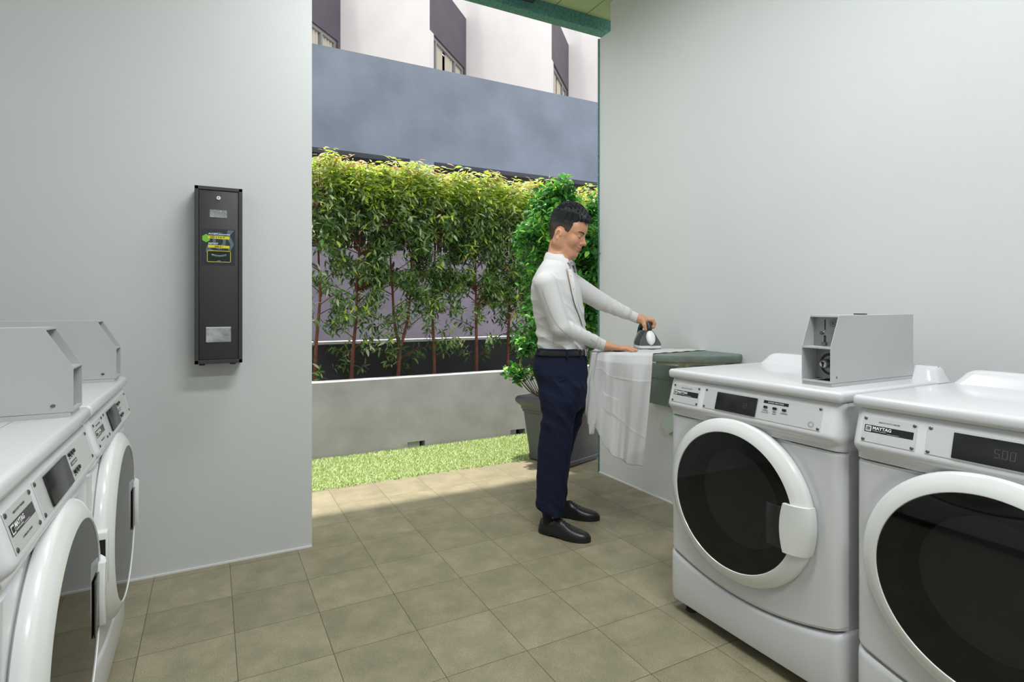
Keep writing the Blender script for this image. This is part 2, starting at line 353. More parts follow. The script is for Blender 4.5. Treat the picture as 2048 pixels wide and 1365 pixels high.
def whorl(tips,dirs,nl,L,Wd,droop,mats_of):
    P=[];D=[];LL=[];WW=[];MI=[]
    for tip,dr,z in zip(tips,dirs,range(len(tips))):
        a=rng.uniform(0,2*PI); k=rng.integers(nl[0],nl[1]+1); mset=mats_of(tip)
        sd=np.cross(dr,[0,0,1.]); sd/=np.linalg.norm(sd)+1e-9; u2=np.cross(sd,dr)
        for q in range(k):
            a+=2.4; back=q*rng.uniform(.010,.016)
            d=dr*rng.uniform(.3,.7)+(sd*math.cos(a)+u2*math.sin(a))*.9+np.array([0,0,-droop*rng.uniform(.4,1.3)])
            P.append(tip-dr*back); D.append(d); l=L*rng.uniform(.6,1.15); LL.append(l); WW.append(Wd*rng.uniform(.7,1.1)*l/L); MI.append(mset[rng.integers(len(mset))])
    return leaves(np.array(P),np.array(D),np.array(LL),np.array(WW),np.array(MI,int))
def hedge_tree(px,stems,half,label,ntw):
    base=onY(px,752,5.12); base.z=.45
    r=empty('hedge_tree',base); tag(r,label,'tree',group='slender hedge trees in the planting bed')
    tr=MB()
    paths=[]
    for st in stems:
        pts=[Vector((0,0,-.02))]
        for (qx,qy) in st:
            q=onY(qx,qy,5.12+random.uniform(-.04,.06)); pts.append(q-base)
        rs=[.019*(1-.8*i/(len(pts)-1)) for i in range(len(pts))]
        tr.tube(pts,rs,n=7); paths.append(pts)
    tips=[];dirs=[]
    ztop=2.03
    k=0
    while len(tips)<ntw*1.9:
        pth=random.choice(paths); s=rng.beta(1.5,1.0)
        z=.15+s*(ztop-.15)
        # density falls low down
        if z<.75 and rng.random()>(.12+.45*z): continue
        # stem point at that height
        i=0
        while i<len(pth)-2 and pth[i+1].z<z: i+=1
        a,b=pth[i],pth[i+1]; t=min(1,max(0,(z-a.z)/max(1e-3,b.z-a.z))); c=a.lerp(b,t)
        ang=rng.uniform(0,2*PI); R=half*(.35+.75*rng.random()**.6)*(1 if z<1.7 else 1.1)
        # clumps
        ang=round(ang*1.6+math.floor(z*7)*1.3)/1.6-math.floor(z*7)*.8+rng.normal(0,.25)
        tip=np.array([c.x+math.cos(ang)*R*1.0,c.y+math.sin(ang)*min(R,.27),min(z+R*.25+rng.normal(0,.03),ztop+rng.normal(0,.05)+.04*math.sin(9*(base.x+c.x+math.cos(ang)*R)))])
        d=tip-np.array([c.x,c.y,tip[2]-.08-R*.2]); d/=np.linalg.norm(d)
        if z>1.75: d=d*.4+np.array([0,0,1.]); d/=np.linalg.norm(d)
        wx,wy,wz_=tip[0]+base.x,tip[1],tip[2]
        gap=math.sin(wx*8.3+1.7*math.sin(wz_*6.1))*math.sin(wz_*9.7+1.3*math.sin(wx*7.1))+.55*math.sin(wx*19+wz_*13)*math.sin(wz_*21-wx*5+wy*11)
        if gap<(-.05 if z<1.25 else (-.35 if z<1.6 else -1)): continue
        tips.append(tip); dirs.append(d); k+=1
        if k%6==0: tr.tube([tuple(c+Vector((0,0,-.06))),tuple((Vector(tip)+c)/2+Vector((0,0,-.02))),tuple(tip)],[.005,.0035,.002],n=4,cap=False)
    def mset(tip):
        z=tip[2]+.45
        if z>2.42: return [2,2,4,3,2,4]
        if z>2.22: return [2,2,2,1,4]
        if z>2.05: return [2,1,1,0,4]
        q=rng.random()  # pale leaves mixed in below put sun glints into the leaf colours
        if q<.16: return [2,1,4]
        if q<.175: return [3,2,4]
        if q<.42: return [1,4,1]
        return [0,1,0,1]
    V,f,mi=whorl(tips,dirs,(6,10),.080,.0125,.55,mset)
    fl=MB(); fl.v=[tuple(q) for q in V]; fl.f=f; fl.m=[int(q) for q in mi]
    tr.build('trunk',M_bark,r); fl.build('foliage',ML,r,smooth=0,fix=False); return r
hedge_tree(628,[[(632,690),(640,600),(636,480),(640,380)]],.30,'slender hedge tree half hidden by the edge of the left wall',330)
hedge_tree(701,[[(706,700),(712,640),(714,560),(722,450),(726,370)]],.28,'slender hedge tree with single upright reddish stem, second from the left wall',360)
hedge_tree(794,[[(800,700),(788,640),(784,560),(778,470),(782,370)],[(800,700),(816,640),(823,560),(822,470),(826,380)]],.27,'hedge tree whose reddish trunk forks into two stems above the low wall',400)
hedge_tree(869,[[(868,700),(864,600),(872,480),(880,370)]],.26,'hedge tree with very thin stem between the forked tree and the dark-stemmed tree',300)
hedge_tree(953,[[(953,690),(952,600),(950,500),(955,380)]],.28,'hedge tree with thick dark straight stem left of the potted ficus',400)
hedge_tree(1014,[[(1016,680),(1020,600),(1026,500),(1024,380)]],.24,'hedge tree with thin brown stem just left of the grey plant pot',260)
hedge_tree(1034,[[(1045,690),(1055,640),(1070,560),(1080,460),(1085,370)]],.28,'hedge tree with slanting orange-brown stem behind the plant pot',300)
hedge_tree(1150,[[(1150,690),(1150,600),(1160,500),(1160,380)]],.30,'hedge tree behind the man, mostly hidden by the potted ficus',300)
hedge_tree(1215,[[(1215,690),(1215,600),(1215,500),(1210,380)]],.30,'hedge tree at the right wall edge, behind the potted ficus',260)

# pot and ficus
pot=empty('plant_pot',(2.49,3.80,0),math.atan2(-.41,.13)+PI/2); tag(pot,'large square dark grey plant pot with flared rim behind the man','plant pot')
M_pot=mat('grey_pot_plastic',(.085,.085,.10),.42,var=.1,vscale=8)
def sq(h,z,r=.03,n=5):
    o=[]
    for sx,sy,a0 in ((1,1,0),(-1,1,PI/2),(-1,-1,PI),(1,-1,3*PI/2)):
        for k in range(n): a=a0+PI/2*k/(n-1); o.append((sx*(h-r)+r*math.cos(a),sy*(h-r)+r*math.sin(a),z))
    return o
pb=MB(); pb.rings([sq(.195,0.01),sq(.205,.012),sq(.207,.04),sq(.202,.045),sq(.235,.38),sq(.243,.385),sq(.243,.40),sq(.249,.405),sq(.252,.43),sq(.275,.452),sq(.283,.468),sq(.283,.49),sq(.272,.503),sq(.255,.503),sq(.245,.48),sq(.24,.44)],cap=True)
for sx in (-1,1):
    for sy in (-1,1): pb.box(sx*.15-.03,sx*.15+.03,sy*.15-.03,sy*.15+.03,0,.012)
pb.build('pot_body',M_pot,pot)
MB().rings([sq(.23,.43),sq(.23,.455)]).build('potting_soil',M_soil,pot,smooth=0)
fic=empty('ficus_shrub',(2.49,3.80,.455)); tag(fic,'leafy bright green ficus shrub growing in the grey pot behind the man','shrub')
FB=Vector(fic.location); st=MB(); tips=[];dirs=[]
clus=[(1120,385,.15,70),(1085,400,.10,30),(1110,440,.24,170),(1075,480,.20,100),(1160,470,.22,140),(1055,470,.10,20),(1100,540,.24,130),(1160,560,.24,150),(1180,500,.2,120),(1190,420,.14,50),(1065,560,.15,30),(1180,640,.2,90),(1090,630,.2,60),(1062,670,.13,40),(1050,690,.10,24),(1185,580,.2,100),(1190,700,.15,40)]
for (px,py,R,n) in clus:
    dd=4.42+random.uniform(-.12,.12); c=turned(rd(px,py,dd))-FB
    st.tube([(random.uniform(-.05,.05),random.uniform(-.05,.05),0),(c.x*.25,c.y*.25,c.z*.45),(c.x*.7,c.y*.7,c.z*.8),tuple(c)],[.016,.012,.008,.004],n=6)
    for k in range(n):
        v=rng.normal(0,1,3); v/=np.linalg.norm(v); rr=R*rng.random()**.45
        tip=np.array(c)+v*rr
        tips.append(tip); dirs.append(v*.7+np.array([0,0,.5]))
        if k%5==0: st.tube([tuple(c),tuple(tip)],[.003,.0015],n=4,cap=False)
for (px,py) in ((1018,738),(1030,742),(1040,735),(1052,745),(1066,740),(1060,748),(1045,755),(1024,745),(1036,748)):
    tip=turned(rd(px,py,4.45+random.uniform(-.1,.1)))-FB
    st.tube([(-.12,.05,0),(-.12+(tip.x+.12)*.5,.05+(tip.y-.05)*.5,tip.z*.35),tuple(tip)],[.006,.004,.002],n=5)
    for q in range(4): tips.append(np.array(tip)+rng.normal(0,.02,3)); dirs.append(np.array([rng.normal(0,.5),rng.normal(0,.5),.7]))
dirs=[d/np.linalg.norm(d) for d in dirs]
V,f,mi=whorl(tips,dirs,(4,7),.064,.0185,.15,lambda t:[0,1,1,1,2,2] if rng.random()<.5 else [0,0,1])
fl=MB(); fl.v=[tuple(q) for q in V]; fl.f=f; fl.m=[int(q) for q in mi]
st.build('stems',mat('grey_bark',(.12,.085,.06),.8),fic); fl.build('foliage',MLF,fic,smooth=0,fix=False)

# ---------------- laundry machines ----------------
W0=.686; DP=.625; DC=(.343,.546)
def cornery(x,r=.035):
    e=min(x,W0-x)
    return 0 if e>=r else r-math.sqrt(max(0,r*r-(r-e)**2))
def zb(x): t=(x-.343)/.343; return .188+.066*t*t
def plateM(x,z,off=.0):        # a frame lying on the sloping console face
    yy=.002-(.918-z)*(.020/.072)
    up=Vector((0,.020,.072)).normalized(); ex=Vector((1,0,0)); nn=ex.cross(up)   # points to viewer (-y)
    M=Matrix((( ex.x,up.x,nn.x,x),(ex.y,up.y,nn.y,yy),(ex.z,up.z,nn.z,z),(0,0,0,1)))
    return M@Matrix.Translation((0,0,off))
def screw(mb,M,r=.0045):
    mb.lathe([(0.0001,.0022),(r*.6,.0022),(r,.001),(r,0)],(0,0,0),axis='z',n=12,M=M)
def machine(kind):
    r=empty(kind,(0,0,0)); DC=(.322,.541) if kind=='tumble_dryer' else (.340,.536)
    # cabinet
    cb=MB(); cb.box(.001,W0-.001,.034,DP,.045,.937); cb.box(.06,W0-.06,.08,DP-.06,.0446,.05)
    HOLE=.222
    def fr(u,v):
        e=.0; x=u*W0
        uu=[0,.004,.012,.03]; x=W0*(u if True else 0)
        z0=zb(x)+.004; z=z0+(.7875-z0)*v
        d=math.hypot(x-DC[0],z-DC[1]); rec=.007*max(0,min(1,(.318-d)/.02))
        lip=0
        if v<.012 or v>.988: lip=.006
        return (x,cornery(x)+rec+lip,z)
    def warp(u): return .5-.5*math.cos(PI*u)
    N=96
    cb.grid(lambda u,v: fr(.35*warp(u)+.65*u,.25*warp(v)+.75*v),N,N,keep=lambda u,v: math.hypot(W0*(.35*warp(u)+.65*u)-DC[0],(zb(W0*u)+(.7875-zb(W0*u))*(.25*warp(v)+.75*v))-DC[1])>HOLE)
    cb.build('cabinet',M_white,r,smooth=35)
    # base panel
    bp=MB()
    prf=[(0,.026),(.0,.012),(.03,.002),(.10,-.001),(.88,-.001),(.96,.002),(.993,.01),(1,.03)]
    rows=[]
    for (v,y) in prf:
        row=[]
        for i in range(49):
            x=W0*(.35*warp(i/48)+.65*i/48); zt=zb(x)-.003; z=.044+(zt-.044)*v
            row.append((x,cornery(x,.03)+y,z))
        row.append((W0,.2,row[-1][2])); row.insert(0,(0,.2,row[0][2])); rows.append(row)
    bp.rings(rows,cap=False,closed=False); bp.build('base_panel',M_white,r,smooth=45)
    # console
    cp=[(.05,.937),(.012,.9365),(.006,.927),(.002,.918),(-.018,.846),(-.0205,.839),(-.0200,.831),(-.0165,.824),(-.009,.817),(-.002,.811),(.0005,.804),(.0005,.793),(.006,.790),(.05,.7895)]
    rows=[]
    for (y,z) in cp:
        row=[(0,.3,z)]
        for i in range(49):
            x=W0*(.5*warp(i/48)+.5*i/48); row.append((x,(cornery(x,.03) if y<.04 else 0)+y,z))
        row.append((W0,.3,z)); rows.append(row)
    cs=MB(); cs.rings(rows,cap=False,closed=False); cs.build('console',M_white,r,smooth=50)
    # lid with raised rear
    ld=MB(); ld.box(-.003,W0+.003,-.006,DP+.006,.9375,.973,bev=.013,seg=4)
    lp=[]
    for (z,i) in ((.965,-.012),(.978,-.004),(.992,.003),(1.008,.010),(1.016,.018),(1.019,.028)):
        x0,x1,y0,y1=.02+i*1.6,W0-.004-i*.8,DP-.095+i*1.2,DP+.004-i*.5; rr=.03; row=[]
        for sx,sy,a0 in ((1,1,0),(0,1,PI/2),(0,0,PI),(1,0,3*PI/2)):
            for k in range(6):
                a=a0+PI/2*k/5; cx=(x1-rr) if sx else (x0+rr); cy=(y1-rr) if sy else (y0+rr); row.append((cx+rr*math.cos(a),cy+rr*math.sin(a),z))
        lp.append(row)
    ld.rings(lp); ld.build('lid',M_white,r,smooth=50)
    # feet
    for x in (.06,W0-.06):
        for y in (.06,DP-.06): MB().lathe([(.0001,.05),(.012,.05),(.012,.014),(.02,.012),(.022,0),(.0001,0)],(x,y,0),axis='z',n=16).build('foot',M_rubber,r)
    # drum
    dr=MB(); c=(DC[0],0,DC[1]); dr.lathe([(.222,.008),(.20,.05),(.20,.06),(.245,.07),(.25,.40),(.0001,.42)],c,n=48)
    for a in (0.5,2.6,4.7):
        Mr=Matrix.Translation(Vector(c))@Matrix.Rotation(a,4,'Y'); dr.box(-.03,.03,.08,.39,.2,.25,M=Mr,bev=.012)
    dr.build('drum',M_steel,r)
    # door
    rg=MB(); rg.lathe([(.270,.010),(.285,.002),(.2875,-.008),(.286,-.018),(.282,-.024),(.278,-.027),(.262,-.037),(.258,-.0385),(.244,-.0435),(.2405,-.0435),(.2385,-.040),(.230,-.02),(.228,.01)],c,n=96)
    D=rg.build('door',M_ring,r,smooth=28)
    gl=MB(); gl.lathe([(.0001,-.042),(.12,-.042),(.2390,-.041)],c,n=96); gl.build('door_glass',M_glass,D,smooth=60)
    bl=MB(); bl.lathe([(.2380,-.037),(.188,-.034),(.184,-.02),(.18,.02),(.165,.05)],c,n=96); bl.build('inner_bezel',mat('dark_bezel',(.20,.20,.215),.5),D)
    bw=MB(); bw.lathe([(.165,.05),(.12,.09),(.0001,.10)],c,n=64); bw.build('glass_bowl',mat('smoked_bowl',(.03,.03,.032),.12),D) if kind=='never' else None
    hd=MB()
    rows=[]
    for k in range(13):
        a=math.radians(-17+k*34/12); 
        pts=[]
        zz=DC[1]-.014+.077*(k-6)/6
        xo=DC[0]+math.sqrt(.2905**2-(zz-DC[1])**2); xi=DC[0]+.200+.012*abs((k-6)/6)**2
        for (tt,y) in ((1.0,.0),(1.0,-.02),(.96,-.030),(.8,-.040),(.55,-.050),(.2,-.056),(0.03,-.056),(0,-.052),(0,-.040),(.2,-.036),(.5,-.02)):
            pts.append((xi+(xo-xi)*tt,y,zz))
        rows.append(pts)
    hd.rings(rows,cap=True); hd.build('door_handle',M_ring,D,smooth=35)
    # grip hollow beside the handle
    MB().box(DC[0]+.150,DC[0]+.204,-.0455,-.0425,DC[1]-.088,DC[1]+.048,bev=.001).build('grip_pocket',mat('dark_grip',(.02,.02,.021),.15),D)
    # name plate
    def plate(x0,x1,z0,z1,name):
        mb=MB(); M=plateM(x0,z0,.0); w_=x1-x0; h_=(z1-z0)*1.036
        mb.box(0,w_,0,h_,.0001,.0018,M=M,bev=.0006,seg=1); return mb.build(name,M_plate,r,smooth=0),w_,h_
    np_,w_,h_=plate(.030,.163,.847,.916,'name_plate')
    for (x,z) in ((.036,.853),(.157,.853),(.036,.910),(.157,.910)): sc=MB(); screw(sc,plateM(x,z,.002)); sc.build('screw',M_screw,np_)
    MB().box(.006,.127,.028,.048,.0018,.0022,M=plateM(.030,.847)).build('badge_strip',M_black,np_,smooth=0)
    tx=MB(); Mp=plateM(.030,.847,.0026)
    tx.text('MAYTAG',.0118,Mp@Matrix.Translation((.0265,.0370,0)),bold=.00035,ext=.0001)
    tx.text('COMMERCIAL LAUNDRY',.0032,Mp@Matrix.Translation((.0268,.0322,0)),ext=.0001)
    tx.box(.064,.094,.0302,.0308,-.0001,.0001,M=Mp); 
    tx.add([Mp@Vector(q) for q in ((.009,.0305,0),(.0235,.0305,0),(.0235,.0455,0),(.009,.0455,0))],[(0,1,2,3)])
    Mi=plateM(.030,.847,.003)
    for q in (.0115,.0150,.0185): tx.box(q,q+.0022,.033,.043,0,.0002,mi=1,M=Mi)
    tx.build('badge_lettering',[M_wink,M_ink],np_,smooth=0)
    t2=MB().text('HEAVY DUTY WASHER' if kind=='washing_machine' else 'HEAVY DUTY DRYER',.0056,plateM(.030,.847,.0024)@Matrix.Translation((.0665,.057,0)),align='CENTER',ext=.0001)
    if kind=='washing_machine':
        MB().text('COMMERCIAL LAUNDRY',.0045,plateM(.030,.847,.0024)@Matrix.Translation((.0665,.012,0)),align='CENTER',ext=.0001).build('lower_lettering',M_ink,np_,smooth=0)
    t2.build('plate_lettering',M_ink,np_,smooth=0)
    # control panel
    cpn,w_,h_=plate(.186,.632,.847,.918,'control_panel')
    for (x,z) in ((.193,.853),(.193,.912),(.625,.853),(.625,.912)): sc=MB(); screw(sc,plateM(x,z,.002)); sc.build('screw',M_screw,cpn)
    MB().box(0,.165,0,.064,.0018,.006,M=plateM(.244,.850),bev=.0015).build('display',M_black,cpn)
    dg_=MB(); Mg=plateM(.244,.850,.0063)
    segs={'5':'afgcd','0':'abcdef','1':'bc','2':'abged'}
    def digit(ch,x,y,h,w):
        th=.0014
        S={'a':(0,w,h-th,h),'d':(0,w,0,th),'g':(0,w,h/2-th/2,h/2+th/2),'f':(0,th,h/2,h),'e':(0,th,0,h/2),'b':(w-th,w,h/2,h),'c':(w-th,w,0,h/2)}
        for q in segs[ch]: a=S[q]; dg_.box(x+a[0],x+a[1],y+a[2],y+a[3],0,.0001,M=Mg)
    if kind!='washing_machine':
        for i,ch in enumerate('12'): digit(ch,.108+i*.013,.022,.018,.009)
        dg_.build('display_digits',M_dim,cpn,smooth=0)
        global DIG5
        dg_=MB()
        for i,ch in enumerate('500'): digit(ch,.083+i*.0145,.020,.021,.010)
        dg_.box(.0945,.0958,.020,.0215,0,.0001,M=Mg); o5=dg_.build('display_digits',M_dim,None,smooth=0); DIG5=o5.data; bpy.data.objects.remove(o5)
    lab=MB()
    if kind=='washing_machine':
        bx=[(.437+i*.019,z) for z in (.901,.862) for i in range(3)]
        lab.box(.434,.492,.877,.887,0,0) if False else None
        lab.box(0,.056,0,.009,.0018,.0021,M=plateM(.436,.8775)); lt=MB().text('CYCLE SELECTION',.0055,plateM(.464,.8800,.0026),align='CENTER',ext=.0001)
        for i,(x,z) in enumerate(bx): MB().text(['WHITES','COLORS','PERM','NORMAL','BRIGHT','DELICATE'][i],.0034,plateM(x+.0055,z-.0075,.0022),align='CENTER',ext=.0001).build('button_lettering',M_ink,cpn,smooth=0)
    else:
        bx=[(.436+i*.0335,.887) for i in range(3)]
        lab.box(0,.089,0,.010,.0018,.0021,M=plateM(.432,.9015)); lt=MB().text('DRYING SELECTION',.0062,plateM(.4765,.9042,.0026),align='CENTER',ext=.0001)
        for i,(x,z) in enumerate(bx):
            t3=MB()
            for j,s in enumerate((('NORMAL','HIGH HEAT'),('PERM','PRESS'),('DELICATES',))[i]): t3.text(s,.0052,plateM(x+.0065,z-.011-.006*j,.0022),align='CENTER',ext=.0001)
            t3.build('button_lettering',M_ink,cpn,smooth=0)
        t3=MB(); t3.lathe([(.006,0),(.0068,0)],(0,0,0),axis='z',n=20,M=plateM(.602,.862,.0022)); t3.lathe([(.009,0),(.0095,0)],(0,0,0),axis='z',n=20,M=plateM(.602,.862,.0022)); t3.build('round_symbol',M_ink,cpn,smooth=0)
    lab.build('label_strip',M_black,cpn,smooth=0); lt.build('label_lettering',M_wink,cpn,smooth=0)
    for (x,z) in bx: MB().box(0,.013,0,.0085,.0018,.0065,M=plateM(x,z-.002),bev=.0015).build('button',M_black,cpn)
    if kind=='washing_machine':
        MB().box(.004,W0-.004,.118,.1195,.9728,.9733).build('lid_seam',mat('seam_shadow_gap',(.25,.25,.25),.8),r,smooth=0)
        h=MB(); h.box(DC[0]-.300,DC[0]-.262,-.034,.006,DC[1]-.075,DC[1]+.075,bev=.006); h.build('hinge_cover',M_ring,r)
        MB().box(DC[0]-.3015,DC[0]-.299,-.030,-.006,DC[1]-.055,DC[1]+.055).build('hinge_slot',M_black,r,smooth=0)
    return r
def place(o,loc,rz,sc,label,group=None):
    o.location=loc; o.rotation_euler=(0,0,rz); o.scale=sc; tag(o,label,'dryer' if o.name.startswith('tumble') else 'washing machine',group)
SXR=.715/W0
d1=machine('tumble_dryer'); d2=copy_tree(d1)
for o_ in d2.children_recursive:
    if o_.name.startswith('display_digits'): o_.data=DIG5
place(d1,(1.65,1.735,0),-PI/2,(SXR,1,1),'white front-loading dryer with the grey coin box on top','white laundry machines along the right wall')
place(d2,(1.65,.985,0),-PI/2,(SXR,1,1),'white front-loading dryer cut off by the right picture edge','white laundry machines along the right wall')
w1=machine('washing_machine'); w2=copy_tree(w1)
place(w1,(-.288,1.115,0),PI/2,(.738/W0,1,.990),'white front-loading washing machine nearest the camera on the left','white washing machines on the left side')
place(w2,(-.288,1.862,0),PI/2,(.715/W0,1,.990),'white front-loading washing machine on the left, nearer the wall with the change machine','white washing machines on the left side')
# laundry in the first dryer
def lump(name,c,R,m,seed,amp=.35):
    rg=np.random.default_rng(seed); bm=bmesh.new(); bmesh.ops.create_icosphere(bm,subdivisions=4,radius=1)
    ks=[(rg.normal(0,1,3)*f_,rg.uniform(0,6),a_) for f_,a_ in ((2,.3),(4,.2),(7,.12),(11,.08)) for _ in range(3)]
    for v in bm.verts:
        p=np.array(v.co); q=1+amp*sum(a_*abs(math.sin(k@p*1.5+ph)) for k,ph,a_ in ks)
        v.co=Vector((p[0]*R[0]*q,p[1]*R[1]*q,max(-R[2]*.8,p[2]*R[2]*q)))
    bm.verts.index_update(); mb=MB().add([v.co for v in bm.verts],[[v.index for v in f.verts] for f in bm.faces]); bm.free()
    o=mb.build(name,m,smooth=60); o.location=c; return o
M_cloth=mat('white_cotton',(.58,.58,.585),.85,bump=.1,bscale=200)
tag(lump('laundry_heap',(1.86,1.34,.42),(.12,.14,.09),M_cloth,3),'crumpled white laundry seen behind the dark dryer door glass','laundry')

# ---------------- coin boxes ----------------
def coin_box():
    r=empty('coin_box',(0,0,0)); w,D,H=.098,.47,.226; th=.0022
    pr=[(0,.012),(0,.124),(.043,H),(D,H),(D,.012)]
    hs=MB()
    for x in (0,w-th): hs.prism(pr,'x',x,x+th)
    hs.box(th,w-th,.043,D,H-th,H); hs.box(th,w-th,D-th,D,.012,H-th); hs.box(th,w-th,0,.008,.012,.018)
    hs.box(th,w-th,0,.062,.120,.1245); hs.box(th,w-th,.04,.046,H-.006,H-th)
    hs.box(-.001,w+.001,.004,D-.002,0,.011)
    hs.build('housing',M_sheet,r,smooth=0)
    MB().box(.02,.05,.25,.28,H,H+.004,bev=.001).build('top_latch',M_black,r)
    for x in (-.0006,w-.0006): MB().lathe([(.0001,-.001),(.004,-.001),(.004,.001),(.0001,.001)],(x if x>0 else x,.03,.03),axis='x',n=12).build('side_screw',M_screw,r)
    cpn=MB().box(th,w-th,.060,.063,.1245,H-th).build('coin_plate',M_galv,r,smooth=0)
    c=MB(); c.box(.040,.0425,.0585,.0602,.178,.212,M=None); c.box(.0375,.0435,.0585,.0602,.132,.160); c.build('coin_slots',M_ink,cpn,smooth=0)
    MB().lathe([(.0001,-.010),(.005,-.010),(.006,-.006),(.004,-.002),(.006,0)],(.033,.060,.168),axis='y',n=16).build('reject_button',M_steel,cpn)
    MB().box(.034,.048,.050,.060,.128,.138,bev=.002).build('coin_lever',M_steel,cpn)
    em=MB(); em.lathe([(.0105,0),(.0115,0)],(.068,.0594,.200),axis='y',n=28); em.lathe([(.008,0),(.0085,0)],(.068,.0594,.200),axis='y',n=28)
    for (a,b,s_) in ((.0655,.203,.003),(.070,.204,.0025),(.067,.198,.0035),(.0715,.1975,.0025),(.069,.2005,.002)): em.box(a-s_/2,a+s_/2,.0592,.0596,b-s_/2,b+s_/2)
    em.build('embossed_seal',M_ink,cpn,smooth=0)
    vd=MB().box(th,w-th,.072,.075,.018,.120).build('vault_door',M_galv,r,smooth=0)
    MB().lathe([(.036,0),(.034,.0),(.030,-.001),(.028,-.002),(.0285,-.0003)],(.052,.072,.066),axis='y',n=40).build('lock_well',mat('dark_well',(.08,.08,.08),.5,metal=.5),vd)
    lk=MB().lathe([(.0001,-.030),(.010,-.031),(.0125,-.029),(.0145,-.024),(.016,0)],(.046,.070,.068),axis='y',n=28).build('lock_cylinder',mat('bright_chrome',(.75,.75,.75),.15,metal=1),vd)
    k=MB(); k.lathe([(.0001,-.0316),(.0042,-.0316)],(.046,.070,.070),axis='y',n=16); k.box(.0438,.0482,.0383,.0386,.058,.068); k.build('keyhole',M_ink,vd,smooth=0)
    return r
b1=coin_box(); b2=copy_tree(b1); b3=copy_tree(b1)
b1.location=(1.712,1.192,.973); b1.rotation_euler=(0,0,-PI/2); b1.scale=(1.01,1,1)
tag(b1,'grey metal coin box with lock, standing on the right-hand dryer','coin box')
for b,y,l in ((b2,1.70,'grey coin box on the nearest left washing machine'),(b3,2.40,'grey coin box on the left washing machine nearer the wall')):
    b.location=(-.294,y,.9634); b.rotation_euler=(0,0,PI/2); b.scale=(1.05,1.3,.95); tag(b,l,'coin box',group='coin boxes on the left washing machines')

# ---------------- change machine on the left wall ----------------
cm=empty('change_machine',(.03,3.02,.96)); tag(cm,'tall narrow black change machine mounted on the left wall','change machine')
CB=Vector(cm.location); YQ=2.90
def q(px,py,dy=0): p=onY(px,py,YQ); return (p.x-CB.x,p.z-CB.z)
M_cm=mat('black_powder_coat',(.035,.035,.037),.5,bump=.1,bscale=300)
x0,x1,z0,z1=-.067-CB.x,.127-CB.x,.965-CB.z,1.77-CB.z; yf=YQ-CB.y
hb=MB(); t_=.016
hb.box(x0,x1,yf+.012,-.0005,z0,z1)
hb.box(x0,x0+t_,yf,yf+.02,z0,z1,bev=.002); hb.box(x1-t_,x1,yf,yf+.02,z0,z1,bev=.002); hb.box(x0,x1,yf,yf+.02,z1-t_,z1,bev=.002); hb.box(x0,x1,yf,yf+.02,z0,z0+t_*1.1,bev=.002)
hb.build('housing',M_cm,cm,smooth=0)
for s in (.15,.80): MB().box(x0+(x1-x0)*s-.012,x0+(x1-x0)*s+.012,yf+.03,yf+.06,z0-.008,z0).build('foot_tab',M_rubber,cm,smooth=0)
dmb=MB().box(x0+t_+.002,x1-t_-.002,yf+.003,yf+.012,z0+t_*1.1+.002,z1-t_-.002,bev=.001).build('door',M_cm,cm)
lx,lz=q(437,396.5); lk=MB().lathe([(.0001,-.006),(.0075,-.006),(.009,-.004),(.009,0)],(lx,yf+.003,lz),n=24).build('lock',mat('bright_chrome2',(.85,.85,.85),.3,metal=.3),dmb)
MB().box(lx-.001,lx+.001,yf-.0036,yf-.003,lz-.004,lz+.004).box(lx-.003,lx+.003,yf-.0036,yf-.003,lz+.001,lz+.003).build('keyhole',M_ink,lk,smooth=0)
M_foil=mat('crinkled_foil_film',(.62,.65,.64),.15,metal=.6,bump=.8,bscale=16,col2=(.2,.22,.22))
def win(a,b,c,d,nm):
    p,r_=q(a,b),q(c,d); MB().box(p[0],r_[0],yf+.0012,yf+.0032,r_[1],p[1]).build(nm,M_foil,dmb,smooth=0); return p,r_
win(419.5,419,454,436.5,'upper_window'); p,r_=win(412,654.5,462,684,'coin_return_window')
MB().box(p[0],r_[0],yf+.0002,yf+.0014,p[1]-.006,p[1]-.002).build('window_film_strip',mat('pale_film',(.6,.62,.6),.3),dmb,smooth=0)
# sticker
p,r_=q(404,456.5),q(470,531); st_=MB().box(p[0],r_[0],yf+.0018,yf+.003,r_[1],p[1]).build('sticker',mat('sticker_navy',(.022,.028,.04),.3),dmb,smooth=0)
sx0,sz1=p; sw=r_[0]-p[0]; sh=p[1]-r_[1]
def SP(u,v): return (sx0+u*sw,sz1-v*sh)
gm=MB()
def poly(mb,pts,y,mi=0): 
    vs=[(SP(*a)[0],y,SP(*a)[1]) for a in pts]; mb.add(vs,[tuple(range(len(vs)))],mi)
# grey-blue angular shapes (ring and arrow)
ring=[(.52+.20*math.cos(a)*f_,.33+.24*math.sin(a)*f_) for f_ in (1,.55) for a in [2*PI*k/16 for k in range(16)]]
vs=[(SP(*a)[0],yf+.0014,SP(*a)[1]) for a in ring]; gm.add(vs,[(k,(k+1)%16,(k+1)%16+16,k+16) for k in range(16)])
poly(gm,[(.78,.02),(.98,.02),(.84,.17),(.97,.42),(.86,.60),(.78,.58),(.86,.42),(.72,.2)],yf+.0013)
poly(gm,[(.12,.55),(.2,.38),(.34,.38),(.26,.56),(.4,.62),(.3,.7),(.12,.66)],yf+.0013)
gm.build('sticker_shapes',mat('sticker_blue_grey',(.10,.15,.19),.4),st_,smooth=0,fix=False)
hx=MB(); poly(hx,[(.12+.13*math.cos(PI/3*k+PI/6),.27+.115*math.sin(PI/3*k+PI/6)) for k in range(6)],yf+.001); hx.build('green_hexagon',mat('sticker_green',(.2,.5,.04),.4),st_,smooth=0,fix=False)
